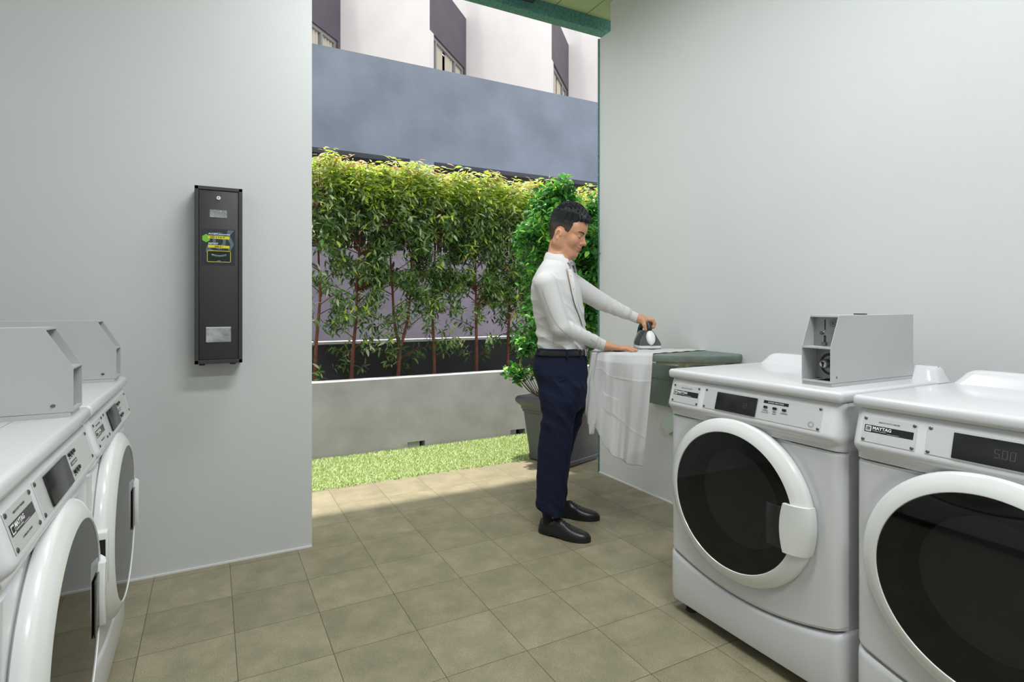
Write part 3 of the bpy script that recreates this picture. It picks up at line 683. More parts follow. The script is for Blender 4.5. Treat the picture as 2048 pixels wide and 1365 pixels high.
yb=MB(); poly(yb,[(.18,.19),(.83,.20),(.83,.285),(.18,.27)],yf+.0008); poly(yb,[(.18,.45),(.83,.46),(.83,.535),(.18,.525)],yf+.0008); yb.build('yellow_bars',mat('sticker_yellow',(.72,.66,.02),.4),st_,smooth=0,fix=False)
def TM(u,v): a=SP(u,v); return Matrix(((1,0,0,a[0]),(0,0,-1,yf+.0003),(0,1,0,a[1]),(0,0,0,1)))
for t_x,sz,u_,v_,m_t in (('ACCEPT',.0105,.19,.160,M_wink),('(IN ACCORDANCE)',.0052,.50,.160,M_wink),('PAYOUT',.0100,.19,.430,M_wink),('SGD 2, 5 & 10',.0100,.24,.252,M_ink),('SGD $ 1',.0095,.38,.513,M_ink)):
    MB().text(t_x,sz,TM(u_,v_),ext=.0001,bold=.0003).build('white_lettering' if m_t is M_wink else 'black_lettering',m_t,st_,smooth=0)
a,b=q(414,501),q(461.5,525.5); sl=MB(); e=.0022
for (u0,u1,v0,v1) in ((a[0],b[0],a[1]-e,a[1]),(a[0],b[0],b[1],b[1]+e),(a[0],a[0]+e,b[1],a[1]),(b[0]-e,b[0],b[1],a[1])): sl.box(u0,u1,yf-.001,yf+.0018,v0,v1)
SL=sl.build('slot_frame',MATS['sticker_yellow'],dmb,smooth=0)
MB().box(a[0]+e,b[0]-e,yf+.0005,yf+.0019,b[1]+e,a[1]-e).build('note_slot',M_black,SL,smooth=0)
cx=(a[0]+b[0])/2; cz=(a[1]+b[1])/2
MB().grid(lambda u,v:(cx-.03+.06*u,yf-.003-.004*math.sin(v*PI),cz+.006-.010*v+.006*(2*u-1)**2),16,4).box(cx-.006,cx+.006,yf-.002,yf+.001,b[1]+e,b[1]+e+.006).build('note_guide',mat('clear_teal',(.12,.22,.2),.15),SL)

# ---------------- ironing board ----------------
ZI=.968
A=Vector((.432,3.13)); B=Vector((.755,3.03))     # turned frame: front edge, left corner .. right of the shirt
dB=(B-A).normalized(); nB=Vector((-dB.y,dB.x))   # away from viewer
org=A
ib=empty('ironing_board',turned((A.x+.3,A.y+.1,0)),YAW-PI/2)
IB=Vector((A.x+.3,A.y+.1,0))
def bpt(s,t,z): p=A+dB*s+nB*t; return Vector((p.x-IB.x,p.y-IB.y,z))
tag(ib,'grey-green padded ironing board folded out from the right wall','ironing board')
out=[]
LB=.81
for k in range(41):
    s=k/40*LB
    if s<.04: h0=.19*math.sqrt(max(0,1-((.04-s)/.04)**2))*.3+.133
    else: h0=.19
    if s>.58: u_=(s-.58)/(LB-.58); h0=.19*math.sqrt(max(0,1-u_**2.4))*(1-.25*u_)
    out.append((s,h0))
def bring(z,inset):
    pts=[]
    for s,h in out:
        h2=max(.0,h-inset); pts.append(bpt(min(max(s,inset),LB-inset),.19-h2,z))
    for s,h in reversed(out):
        h2=max(.0,h-inset); pts.append(bpt(min(max(s,inset),LB-inset),.19+h2,z))
    return pts
M_cov=mat('board_cover_green',(.16,.20,.175),.7,var=.12,vscale=12,bump=.3,bscale=30)
cv=MB(); cv.rings([bring(ZI-.042,.02),bring(ZI-.040,.006),bring(ZI-.02,0),bring(ZI-.006,.002),bring(ZI-.001,.012),bring(ZI,.03)]); cv.build('padded_cover',M_cov,ib,smooth=50)
un=MB(); un.box(0,.36,-.06,.06,0,.02,M=Matrix.Translation(bpt(.35,.15,ZI-.062))@Matrix.Rotation(math.atan2(dB.y,dB.x),4,'Z'),bev=.008); 
un.build('support_rail',mat('beige_metal',(.62,.57,.42),.5),ib)
def w2t(v): return Vector((S_*v.x-C_*v.y,C_*v.x+S_*v.y,v.z))
wp=w2t(Vector((2.5,2.60,.80)))-IB
un2=MB(); un2.tube([wp,bpt(.5,.15,ZI-.055)],.014,n=10); un2.tube([w2t(Vector((2.5,2.15,.72)))-IB,bpt(.66,.15,ZI-.055)],.014,n=10); un2.build('brace',MATS['beige_metal'],ib)
wc=MB(); 
def wbox(mb,x0,x1,y0,y1,z0,z1,mi=0):
    vs=[w2t(Vector((x,y,z)))-IB for z in (z0,z1) for y in (y0,y1) for x in (x0,x1)]
    mb.add(vs,[(0,2,3,1),(4,5,7,6),(0,1,5,4),(2,6,7,3),(0,4,6,2),(1,3,7,5)],mi)
wbox(wc,2.488,2.5195,2.05,2.80,.603,.86); wbox(wc,2.482,2.49,2.05,2.80,.772,.782); wc.build('wall_bracket',mat('sage_metal',(.14,.19,.16),.55,var=.1,vscale=10),ib,smooth=0)
gr=MB(); 
c_=onX(1331,848,2.505)
pts=[onX(a_,b_,2.5) for a_,b_ in ((1337,826),(1330,832),(1326,845),(1324,855),(1331,860),(1333,869),(1337,869),(1352,860),(1352,826))]
gr.prism([(p.y,p.z) for p in pts],'x',2.497,2.5195)
tag(gr.build('cord_hook',mat('pale_green_plastic',(.52,.64,.57),.4),smooth=0),'pale green plastic hook on the right wall, half hidden by the dryer','hook')

# draped shirt on the board
ds=empty('shirt_on_board',turned((A.x+.15,A.y,0)),YAW-PI/2); DS=Vector((A.x+.15,A.y,0)); tag(ds,'crumpled white shirt being ironed, hanging over the front of the ironing board','shirt')
def interp(x,pts):
    if x<=pts[0][0]: return pts[0][1]
    for (a,b),(c,d) in zip(pts,pts[1:]):
        if x<=c: return b+(d-b)*(x-a)/(c-a)
    return pts[-1][1]
bot=[(0,790),(.08,846),(.16,858),(.22,872),(.30,892),(.45,911),(.62,922),(.8,929),(1,933)]
LW=(B-A).length
def drape(u,v):
    # u across, v: 0..0.25 on top, .25..1 hanging
    w_=.009*math.sin(u*9+.5)+.006*math.sin(u*23+v*3)+.005*math.sin(u*5-v*6)
    if v<.25:
        t=(1-v/.25)*.36; s=u*LW*(1+.9*(t/.36)*u); z=ZI+.0035+.0025*math.sin(s*60+t*40)*min(1,t/.05)*.5
        if t<.012: z-=.004*(1-t/.012)
        p=A+dB*(s-.003)+nB*(t)
        return (p.x-DS.x,p.y-DS.y,z)
    h=(v-.25)/.75
    yb=interp(u,bot)
    zt=ZI-.004; d0=A.y*(1-u)+B.y*u; zbm=HC-(yb-H0)/F*d0
    z=zt+(zbm-zt)*h
    shift=-.05*u*h**1.3 + .0*h
    s=u*LW+shift
    amp=min(1,h*4)
    fold=(w_*1.3+.012*math.exp(-((u-.28-.12*h)/.05)**2)-.012*math.exp(-((u-.55-.05*h)/.06)**2)+.010*math.exp(-((u-.72+.02*h)/.05)**2))*amp
    seam=.0022*math.exp(-((h-.235-.05*math.exp(-((u-.2)/.1)**2)*-1)/.006)**2)*(u>.1)+.0018*math.exp(-((h-.62-.25*(u-.5))/.006)**2)*(u>.35)+.0018*math.exp(-((u-.955)/.006)**2)
    pk=.002 if (.24<u<.50 and .44<h<.62) else 0
    p=A+dB*s-nB*(.014*min(1,h*12)+fold+.008+seam+pk)
    return (p.x-DS.x,p.y-DS.y,z)
dm_=MB(); dm_.grid(drape,110,150); dob=dm_.build('shirt_body',M_cloth,ds,smooth=80,fix=False)
sm=dob.modifiers.new('thickness','SOLIDIFY'); sm.thickness=.0015
def slv(u,v):
    # hanging sleeve with cuff at the left side
    y0=705+(v*168 if u>.5 else v*150); cx=interp(v,[(0,1188),(.35,1180),(.6,1183),(.8,1184),(1,1183)]); hw=interp(v,[(0,6),(.3,5),(.45,9),(.75,12),(.86,10),(.87,7),(1,4)])
    a=2*PI*u; d=3.105+.014*math.sin(a)-.02-.0*v
    p=rd(cx+hw*math.cos(a),705+v*165,d); f_=.003*math.sin(a*4+v*9)
    return (p.x-DS.x+f_,p.y-DS.y+f_,p.z)
sv=MB(); sv.grid(slv,32,50); sob=sv.build('sleeve',M_cloth,ds,smooth=80,fix=False); sm=sob.modifiers.new('thickness','SOLIDIFY'); sm.thickness=.0012
#PERSON#
# ---------------- iron ----------------
IRB=Vector((.795,3.40,ZI+.0045))
iron=empty('steam_iron',turned(IRB),YAW-PI/2+.12); tag(iron,'dark grey steam iron with white oval heel, held on the ironing board','iron')
def irn(w,L,z,y0=-.115,p=1.0):
    o=[]
    for k in range(33):
        t=k/32; y=y0+L*t; x=w*(1-t**2.6)**.75*p if t<1 else 0
        if t<.04: x*= .85+.15*t/.04
        o.append((x,y,z))
    return o+[(-a,b,c) for a,b,c in reversed(o[:-1])]
m=MB(); m.rings([irn(.064,.25,0),irn(.066,.252,.003),irn(.066,.252,.006)]); m.build('soleplate',mat('iron_sole',(.03,.03,.03),.3),iron)
m=MB(); m.rings([irn(.067,.252,.006),irn(.068,.252,.010),irn(.067,.25,.020),irn(.066,.249,.022)]); m.build('skirt',mat('iron_pale',(.66,.67,.70),.3),iron)
m=MB(); m.rings([irn(.066,.248,.022),irn(.066,.245,.035,-.113),irn(.056,.235,.055,-.107),irn(.042,.215,.078,-.10),irn(.030,.19,.098,-.095),irn(.022,.16,.108,-.09)]); m.build('iron_body',mat('iron_graphite',(.085,.088,.10),.25,coat=.3),iron)
m=MB(); m.tube([(0,-.078,.10),(0,-.088,.125),(0,-.075,.146),(0,-.02,.152),(0,.03,.146),(0,.065,.118),(0,.075,.085)],[.016,.0165,.016,.0155,.0155,.015,.018],n=14); m.build('iron_handle',mat('iron_dark_grip',(.02,.022,.03),.3),iron)
Mo=Matrix.Translation((.002,-.108,.070))@Matrix.Rotation(math.radians(-22),4,'X')
m=MB(); m.lathe([(.0001,-.014),(.012,-.013),(.021,-.009),(.026,-.002),(.027,.010)],(0,0,0),axis='y',n=40,M=Mo@Matrix.Diagonal((1,1,1.65,1))); m.build('heel_cap',mat('iron_white',(.82,.82,.83),.25),iron)
m=MB().box(-.052,-.044,-.09,-.085,.058,.062,bev=.001); m.build('indicator',MATS['iron_white'],iron)

# ---------------- the man ----------------
def smin(a,b,k):
    h=np.maximum(k-np.abs(a-b),0)/k; return np.minimum(a,b)-h*h*k*.25
def smax(a,b,k): return -smin(-a,-b,k)
class Fld:
    def __init__(s,xs,ys,zs): s.xs,s.ys,s.zs=[np.asarray(a,np.float32) for a in (xs,ys,zs)]; s.F=np.full((len(xs),len(ys),len(zs)),1.,np.float32)
    def sl(s,lo,hi):
        r=[]
        for a,l,h in zip((s.xs,s.ys,s.zs),lo,hi): r.append(slice(int(np.searchsorted(a,l)),int(np.searchsorted(a,h))))
        return tuple(r)
    def pts(s,q): return s.xs[q[0]][:,None,None],s.ys[q[1]][None,:,None],s.zs[q[2]][None,None,:]
    def add(s,fn,lo,hi,k=.02,m=.05,op='u'):
        q=s.sl([a-m for a in lo],[a+m for a in hi]); P=s.pts(q)
        if 0 in s.F[q].shape: return
        d=np.broadcast_to(fn(*P),s.F[q].shape).astype(np.float32)
        s.F[q]=smin(s.F[q],d,k) if op=='u' else smax(s.F[q],-d,k)
    def cone(s,a,b,ra,rb,k=.02,op='u',clip=None):
        a=np.array(a,float);b=np.array(b,float)
        def fn(X,Y,Z):
            ba=b-a; L=ba@ba; t=np.clip(((X-a[0])*ba[0]+(Y-a[1])*ba[1]+(Z-a[2])*ba[2])/L,0,1)
            d=np.sqrt((X-a[0]-ba[0]*t)**2+(Y-a[1]-ba[1]*t)**2+(Z-a[2]-ba[2]*t)**2)-(ra+(rb-ra)*t)
            if clip:
                n=np.array(clip[1],float); n/=np.linalg.norm(n); d=np.maximum(d,(X-clip[0][0])*n[0]+(Y-clip[0][1])*n[1]+(Z-clip[0][2])*n[2])
            return d
        r=max(ra,rb); s.add(fn,np.minimum(a,b)-r,np.maximum(a,b)+r,k,op=op)
    def ell(s,c,rad,B,k=.02,op='u'):
        c=np.array(c,float)
        def fn(X,Y,Z):
            dx,dy,dz=X-c[0],Y-c[1],Z-c[2]; q=[(dx*B[i][0]+dy*B[i][1]+dz*B[i][2])/rad[i] for i in range(3)]
            l=np.sqrt(q[0]**2+q[1]**2+q[2]**2); g=np.sqrt((q[0]/rad[0])**2+(q[1]/rad[1])**2+(q[2]/rad[2])**2)+1e-9
            return l*(l-1)/g
        r=max(rad); s.add(fn,c-r,c+r,k,op=op)
    def mesh(s):
        F=s.F; sg=F<0; nx,ny,nz=F.shape; A=(s.xs,s.ys,s.zs); acc=[]; quads=[]
        for ax in range(3):
            i0=[slice(None)]*3;i1=[slice(None)]*3; i0[ax]=slice(0,-1); i1[ax]=slice(1,None)
            ch=sg[tuple(i0)]!=sg[tuple(i1)]; idx=np.argwhere(ch)
            o1,o2=[a for a in range(3) if a!=ax]
            ok=(idx[:,o1]>0)&(idx[:,o2]>0)&(idx[:,o1]<F.shape[o1]-1)&(idx[:,o2]<F.shape[o2]-1); idx=idx[ok]
            j=idx.copy(); j[:,ax]+=1
            fa=F[tuple(idx.T)]; fb=F[tuple(j.T)]; t=fa/(fa-fb)
            P=np.stack([A[a][idx[:,a]] for a in range(3)],1).astype(float); P[:,ax]+= t*(A[ax][j[:,ax]]-A[ax][idx[:,ax]])
            cells=[]
            for d1,d2 in ((0,0),(-1,0),(-1,-1),(0,-1)):
                c=idx.copy(); c[:,o1]+=d1; c[:,o2]+=d2; fl=(c[:,0]*(ny-1)+c[:,1])*(nz-1)+c[:,2]; cells.append(fl); acc.append((fl,P))
            q=np.stack(cells,1); inv=(fa<0)^(ax==1); q[inv]=q[inv][:,::-1]; quads.append(q)
        fl=np.concatenate([a for a,_ in acc]); P=np.concatenate([p for _,p in acc]); u,inv=np.unique(fl,return_inverse=True)
        n=np.bincount(inv); V=np.stack([np.bincount(inv,P[:,a])/n for a in range(3)],1)
        Q=np.concatenate(quads); Q=np.searchsorted(u,Q); return V,Q[:,::-1]
PB=np.array([.25,3.10,0.])
man=empty('person',turned(PB),YAW-PI/2); tag(man,'man in white shirt and navy trousers ironing, looking down, one hand on the iron','person')
def put(V,Q,name,m,parent=man,smooth=180,relax=0):
    if relax:
        e=np.concatenate([Q[:,[0,1]],Q[:,[1,2]],Q[:,[2,3]],Q[:,[3,0]]]); e=np.concatenate([e,e[:,::-1]]); n=np.bincount(e[:,0],minlength=len(V))+1e-9
        for it in range(relax):
            S=np.stack([np.bincount(e[:,0],V[e[:,1],a],minlength=len(V))/n for a in range(3)],1); V=V+(S-V)*(.5 if it%2==0 else -.45)
    V=V-PB; me=bpy.data.meshes.new(name); me.from_pydata(V.tolist(),[],Q.tolist())
    for q in (m if isinstance(m,list) else [m]): me.materials.append(q)
    me.shade_smooth(); o=bpy.data.objects.new(name,me); COL.objects.link(o); o.parent=parent; me.update()
    return o
def P3(px,py,d): v=rd(px,py,d); return np.array(v)
AL=math.radians(18); fr_=np.array([math.cos(AL),-math.sin(AL)]); lf_=np.array([math.sin(AL),math.cos(AL)])
def section(py,L,R,B,d,pad=0):
    z=HC-(py-H0)/F*d; rl=(L-1024)/F*d; rr=(R-1024)/F*d; w_=(rr-rl)/2; A_=math.sqrt(max(.0004,w_**2-(B*math.sin(AL))**2))/math.cos(AL)
    return (z,(rl+rr)/2,d,A_,B)
def loft(secs,infl=0,zlo=None,zhi=None,wr=None,tilt=0):
    secs=sorted(secs); Z0=[q[0] for q in secs]
    def fn(X,Y,Z):
        z=Z[0,0,:]; cx,cy,A_,B_=[np.interp(z,Z0,[q[i] for q in secs])[None,None,:] for i in (1,2,3,4)]
        a=(X-cx)*fr_[0]+(Y-cy)*fr_[1]; l=(X-cx)*lf_[0]+(Y-cy)*lf_[1]; A2=A_+infl;B2=B_+infl
        qn=(np.abs(a/A2)**2.3+np.abs(l/B2)**2.3)**(1/2.3); d=(qn-1)*np.minimum(A2,B2)
        if wr: d=d+wr(X,Y,Z)
        lo=zlo if zlo is not None else Z0[0]; hi=zhi if zhi is not None else Z0[-1]
        d=np.maximum(d,np.maximum(lo+tilt*a-Z,Z-hi)); return d
    return fn
TD=3.12
torso=[section(*q,TD) for q in ((716,1080,1170,.135),(700,1078,1171,.138),(688,1073,1173,.142),(676,1074,1171,.140),(655,1072,1170,.138),(625,1067,1168,.142),(600,1063,1165,.148),(580,1062,1161,.155),(562,1065,1156,.160),(548,1071,1150,.150),(534,1079,1145,.125),(522,1087,1140,.085),(512,1092,1138,.066))]
ank=[(.04,.0,.0,.04,.036)]
hips=[section(*q,TD) for q in ((698,1078,1171,.150),(712,1070,1172,.148),(728,1067,1174,.160),(745,1067,1176,.172),(765,1074,1177,.172),(790,1081,1176,.165),(812,1084,1172,.150))]
nleg=[section(*q,3.03) for q in ((745,1100,1140,.030),(770,1084,1158,.070),(800,1083,1158,.09),(833,1084,1150,.088),(883,1077,1144,.078),(938,1074,1136,.070),(1000,1072,1130,.066),(1046,1072,1126,.064))]
fleg=[section(*q,3.22) for q in ((745,1125,1155,.030),(770,1110,1172,.070),(813,1106,1172,.088),(850,1102,1161,.082),(878,1098,1151,.078),(913,1094,1142,.074),(960,1090,1136,.070),(1022,1088,1133,.066))]
RS=np.array([.172,2.955,1.345]); RE=P3(1121,656,2.955); RW=P3(1206,691,3.13)
LS=np.array([.318,3.285,1.372]); LE=P3(1201,603,3.34); LW_=P3(1274,637,3.37)
# head frame
y_,p_=math.radians(27),math.radians(17)
hf=np.array([math.cos(y_)*math.cos(p_),-math.sin(y_)*math.cos(p_),-math.sin(p_)]); hl=np.array([math.sin(y_),math.cos(y_),0]); hu=np.cross(hf,hl)
HB=(hf,hl,hu); HS=1.08; HCn=P3(1135,465,3.12)
def hp(a,l,u): return HCn+(hf*a+hl*l+hu*u)*HS
def head(fl,detail=True):
    E=lambda c,r,k=.02,op='u': fl.ell(hp(*c),[q*HS for q in r],HB,k,op)
    Cn=lambda a,b,ra,rb,k=.015,op='u': fl.cone(hp(*a),hp(*b),ra*HS,rb*HS,k,op)
    E((-.008,0,.030),(.097,.076,.088))
    E((.022,0,-.035),(.066,.060,.085),.03)
    E((.055,0,.035),(.034,.055,.045),.03)
    for s in (-1,1):
        Cn((-.012,s*.056,-.060),(.050,s*.020,-.104),.020,.018,.03)
        E((.058,s*.036,-.032),(.028,.026,.030),.02)
        Cn((.076,s*.012,.012),(.066,s*.046,.014),.010,.009,.014)
        Cn((-.01,s*.058,-.02),(-.012,s*.056,-.06),.022,.022,.03)
    E((.064,0,-.100),(.020,.020,.017),.022)
    E((.073,0,-.064),(.018,.027,.024),.02)
    if not detail: return
    for s in (-1,1): E((.0935,s*.031,-.004),(.014,.019,.011),.012,'s')
    Cn((.084,0,.004),(.104,0,-.031),.0075,.0095,.012); E((.1035,0,-.035),(.0125,.0115,.0105),.008)
    for s in (-1,1):
        E((.091,s*.0135,-.039),(.0105,.0075,.0085),.006); E((.0965,s*.0065,-.0465),(.0045,.0032,.003),.003,'s')
        E((.0735,s*.031,-.006),(.0135,.0155,.0125),.005)      # closed upper lid over the eyeball
        E((.0755,s*.031,-.0135),(.010,.014,.005),.004)
    Cn((.0915,0,-.050),(.0905,0,-.058),.0035,.004,.008)
    for s in (-1,1):
        Cn((.0905,0,-.0625),(.0800,s*.024,-.0610),.0038,.0020,.006); Cn((.0895,0,-.0705),(.0800,s*.020,-.0655),.0048,.0028,.006)
    for s in (-1,1): Cn((.096,0,-.0668),(.082,s*.029,-.0610),.0011,.0013,.002,'s')
    E((.087,0,-.0815),(.007,.016,.005),.008,'s')
    for s in (-1,1):
        E((-.016,s*.079,-.022),(.0165,.0080,.0270),.005); E((-.0125,s*.0870,-.018),(.0108,.0070,.0175),.003,'s'); E((-.020,s*.0865,-.014),(.0032,.003,.015),.003); E((-.010,s*.082,-.045),(.008,.006,.010),.004)
        E((-.001,s*.083,-.024),(.004,.004,.007),.003)
def fist(fl):
    k=.006
    R_=np.array
    wr=LW_+R_([.004,0,-.001])
    for i,dd in enumerate((3.333,3.355,3.377,3.397)):
        kn=R_([.826-.002*i,dd,1.142-.002*i]); fl.cone(wr+R_([.01,(i-1.5)*.010,.0]),kn,.0165,.0125,.02)
        a=kn+R_([.014,0,-.018]); b=a+R_([-.006,0,-.022]); c=b+R_([-.020,0,-.004])
        fl.cone(kn,a,.0118,.0102,k); fl.cone(a,b,.0100,.0092,k); fl.cone(b,c,.0090,.0080,k)
    t0=R_([.778,3.345,1.136]); t1=R_([.779,3.322,1.112]); t2=R_([.787,3.318,1.087]); 
    fl.cone(wr,t0,.020,.0155,.02); fl.cone(t0,t1,.0145,.0120,.012); fl.cone(t1,t2,.0115,.0098,k)
def flat(fl):
    R_=np.array; k=.003; wr=RW+R_([.012,.004,-.004]); zt=ZI+.0035
    roots=[(.604,3.124),(.612,3.147),(.617,3.171),(.612,3.194)]; tips=[(.662,3.090),(.690,3.129),(.701,3.171),(.690,3.214)]; rr=[.0080,.0086,.0090,.0088]
    for (r0,d0),(r1,d1),q in zip(roots,tips,rr):
        kn=R_([r0,d0,zt+.019]); tp=R_([r1,d1,zt+q*.85]); m1=kn+(tp-kn)*.45+R_([0,0,.0065]); m2=kn+(tp-kn)*.76+R_([0,0,.0025])
        fl.cone(wr+R_([.01,(d0-3.16)*.6,0]),kn,.0165,.0115,.018); fl.cone(kn,m1,.0108,q*1.08,k); fl.cone(m1,m2,q*1.06,q,k); fl.cone(m2,tp,q,q*.86,k)
    a=R_([.548,3.180,zt+.020]); b=R_([.580,3.214,zt+.014]); c=R_([.606,3.222,zt+.010]); fl.cone(wr,a,.018,.014,.018); fl.cone(a,b,.0130,.0110,.01); fl.cone(b,c,.0105,.0088,k)
def ax(*segs):
    o=[]
    for a,b,h in segs: o+=list(np.arange(a,b,h))
    return o
bf=Fld(ax((-.02,.13,.006),(.13,.46,.0030),(.46,.87,.0032)),ax((2.84,3.0,.0055),(3.0,3.24,.0030),(3.24,3.44,.0034)),ax((.0,.94,.008),(.94,1.0,.0030),(1.0,1.06,.003),(1.06,1.19,.0032),(1.19,1.44,.0075),(1.44,1.80,.0026)))
tz=loft(torso,-.020); bf.add(tz,(.05,2.85,.92),(.45,3.4,1.52),.03)
bf.add(loft(hips,-.022),(.05,2.85,.6),(.45,3.4,1.0),.03); bf.add(loft(nleg,-.016,zlo=.20),(0,2.85,.1),(.45,3.3,.9),.02); bf.add(loft(fleg,-.016,zlo=.20),(0,3.0,.1),(.5,3.4,.9),.02)
for a_,b_ in (((.205,3.045,.06),(.205,3.03,.24)),((.285,3.30,.06),(.270,3.22,.24))): bf.cone(a_,b_,.022,.034,.02)
bf.cone(RS,RE,.046,.038,.03); bf.cone(RE,RW,.037,.026,.02); bf.cone(RW,RW+np.array([.014,.005,-.003]),.025,.021,.02); bf.cone(LS,LE,.046,.036,.03); bf.cone(LE,LW_,.036,.024,.02); bf.cone(LW_,LW_+np.array([.01,0,-.002]),.023,.022,.015)
bf.cone(P3(1113,524,3.12),hp(-.022,0,-.055),.060,.058,.03); bf.cone(P3(1124,520,3.10),hp(.0,0,-.075),.040,.040,.03)
head(bf); fist(bf); flat(bf)
V,Q=bf.mesh()
M_skin=mat('skin',(.58,.29,.175),.45,sub=.15,var=.06,vscale=25,bump=.05,bscale=250)
put(V,Q,'body',M_skin,relax=2)
# closed-over face details
def on_face(l,u,fwd=.16):
    # march to the skin along the face direction
    pt=hp(fwd,l,u); st_=.0008
    for _ in range(180):
        ix=[int(np.clip(np.searchsorted(a,p),1,len(a)-1)) for a,p in zip((bf.xs,bf.ys,bf.zs),pt)]
        v=0; w8=[(pt[i]-A_[ix[i]-1])/(A_[ix[i]]-A_[ix[i]-1]) for i,A_ in enumerate((bf.xs,bf.ys,bf.zs))]
        for a in (0,1):
            for b in (0,1):
                for c in (0,1): v+=bf.F[ix[0]-1+a,ix[1]-1+b,ix[2]-1+c]*(w8[0] if a else 1-w8[0])*(w8[1] if b else 1-w8[1])*(w8[2] if c else 1-w8[2])
        if v<.0003: break
        pt=pt-hf*st_
    return pt
M_hair=mat('black_hair',(.008,.010,.012),.6,spec=.3); M_lip=mat('lip_rose',(.40,.14,.12),.4); M_brow=mat('brow_hair',(.03,.022,.018),.7)
for s in (-1,1):
    b_=MB(); n=12; rows=[]
    for i in range(n+1):
        t=i/n; l=s*(.012+.040*t); u=.0125+.0065*math.sin(t*PI*.7)-.003*t; h_=.0052*(1-.6*t)
        c=on_face(l,u)-PB; rows.append([tuple(c+hu*h_*math.cos(q)+hf*(.0012*math.sin(q))) for q in [2*PI*k/8 for k in range(8)]])
    b_.rings(rows); b_.build('eyebrow',M_brow,man)
    e_=MB(); pts=[]
    for i in range(11):
        t=i/10; pts.append(tuple(on_face(s*(.018+.027*t),-.0105-.0035*math.sin(t*PI)+.001*t)-PB+hf*.0004))
    e_.tube(pts,[.0007]+[.0013]*9+[.0008],n=6); e_.build('eyelashes',M_brow,man)
for nm,uu,hh in (('upper_lip',-.0632,.0021),('lower_lip',-.0700,.0030)):
    rows=[]
    for i in range(15):
        t=-1+2*i/14; l=t*.0235; q=1-t*t; c=on_face(l,uu+(.0030 if nm=='upper_lip' else .0068)*t*t)-PB-hf*.0008
        rows.append([tuple(c+hu*(hh*q+.0003)*math.cos(a)+hf*(.0016*q+.0002)*math.sin(a)) for a in [2*PI*k/10 for k in range(10)]])
    MB().rings(rows).build(nm,M_lip,man)
# hair
hfld=Fld(ax((.17,.47,.0026),),ax((2.98,3.26,.0026),),ax((1.49,1.81,.0026),))
gx=[-.12,-.085,-.066,-.050,-.040,-.030,-.012,.006,.016,.024,.032,.042,.052,.075,.11]; gu=[-.085,-.085,-.078,-.060,-.030,.012,.020,.016,-.004,-.024,-.006,.022,.045,.062,.066]
def hair_fn(X,Y,Z):
    dx,dy,dz=X-HCn[0],Y-HCn[1],Z-HCn[2]; a,l,u=[(dx*b[0]+dy*b[1]+dz*b[2])/HS for b in HB]
    th=.0045+.024*np.clip((u-.055)/.045,0,1)**1.2*(1+.25*np.clip(a/.08,-1,1))
    rid=.0022*np.sin(l*420+a*35+3*np.sin(a*40))*np.clip((u-.04)/.03,0,1)+.0015*np.sin(a*300+l*120)*np.clip((u-.05)/.03,0,1)
    q=np.sqrt(((a+.008)/(.097+th*.8))**2+(l/(.076+th*.6))**2+((u-.030)/(.088+th))**2); d=(q-1)*.08+rid
    q2=np.sqrt(((a+.0)/.083)**2+(l/.070)**2+((u+.02)/.088)**2); nape=(q2-1)*.07; nape=np.maximum(nape,np.maximum(a+.025,u-.03))
    d=smin(d,nape,.01)
    g=np.interp(a.ravel(),gx,gu).reshape(a.shape); return smax(d*HS,(g+.010*np.clip((.05-np.abs(l))/.05,0,1)*np.clip((a-.04)/.03,0,1)-u)*HS*.75,.006)
hfld.add(hair_fn,(.17,2.98,1.49),(.47,3.26,1.81),.001,m=.0)
V,Q=hfld.mesh(); M_fade=mat('faded_side_hair',(.055,.038,.030),.75,var=.25,vscale=200)
ho=put(V,Q,'hair',[M_hair],relax=1); me=ho.data
fa_=me.attributes.new('hair_length','FLOAT','POINT')
vc=np.array([v.co for v in me.vertices])+PB-HCn; u_=vc@hu/HS; a_=vc@hf/HS
fa_.data.foreach_set('value',(np.clip((u_-.018)/.035,0,1)*1.0+np.clip((-.062-a_)/.03,0,1)*.7).clip(0,1).astype(np.float32))
nh=M_hair.node_tree; at=nh.nodes.new('ShaderNodeAttribute'); at.attribute_name='hair_length'; nz=nh.nodes.new('ShaderNodeTexNoise'); nz.inputs['Scale'].default_value=420; tc_=nh.nodes.new('ShaderNodeTexCoord'); nh.links.new(tc_.outputs['Object'],nz.inputs['Vector'])
ad=nh.nodes.new('ShaderNodeMath'); ad.operation='MULTIPLY_ADD'; nh.links.new(nz.outputs[0],ad.inputs[0]); ad.inputs[1].default_value=.7; nh.links.new(at.outputs['Fac'],ad.inputs[2])
rp=nh.nodes.new('ShaderNodeValToRGB'); rp.color_ramp.elements[0].position=.25; rp.color_ramp.elements[0].color=(.085,.052,.038,1); rp.color_ramp.elements[1].position=1.0; rp.color_ramp.elements[1].color=(.008,.010,.012,1); nh.links.new(ad.outputs[0],rp.inputs[0]); nh.links.new(rp.outputs[0],nh.nodes['Principled BSDF'].inputs['Base Color'])
stn=MB(); rg=np.random.default_rng(5)
def scalp(a,l,lift):
    q=max(0,1-((a+.008)/.10)**2-(l/.079)**2); return hp(a,l,.030+.092*math.sqrt(q)+lift)
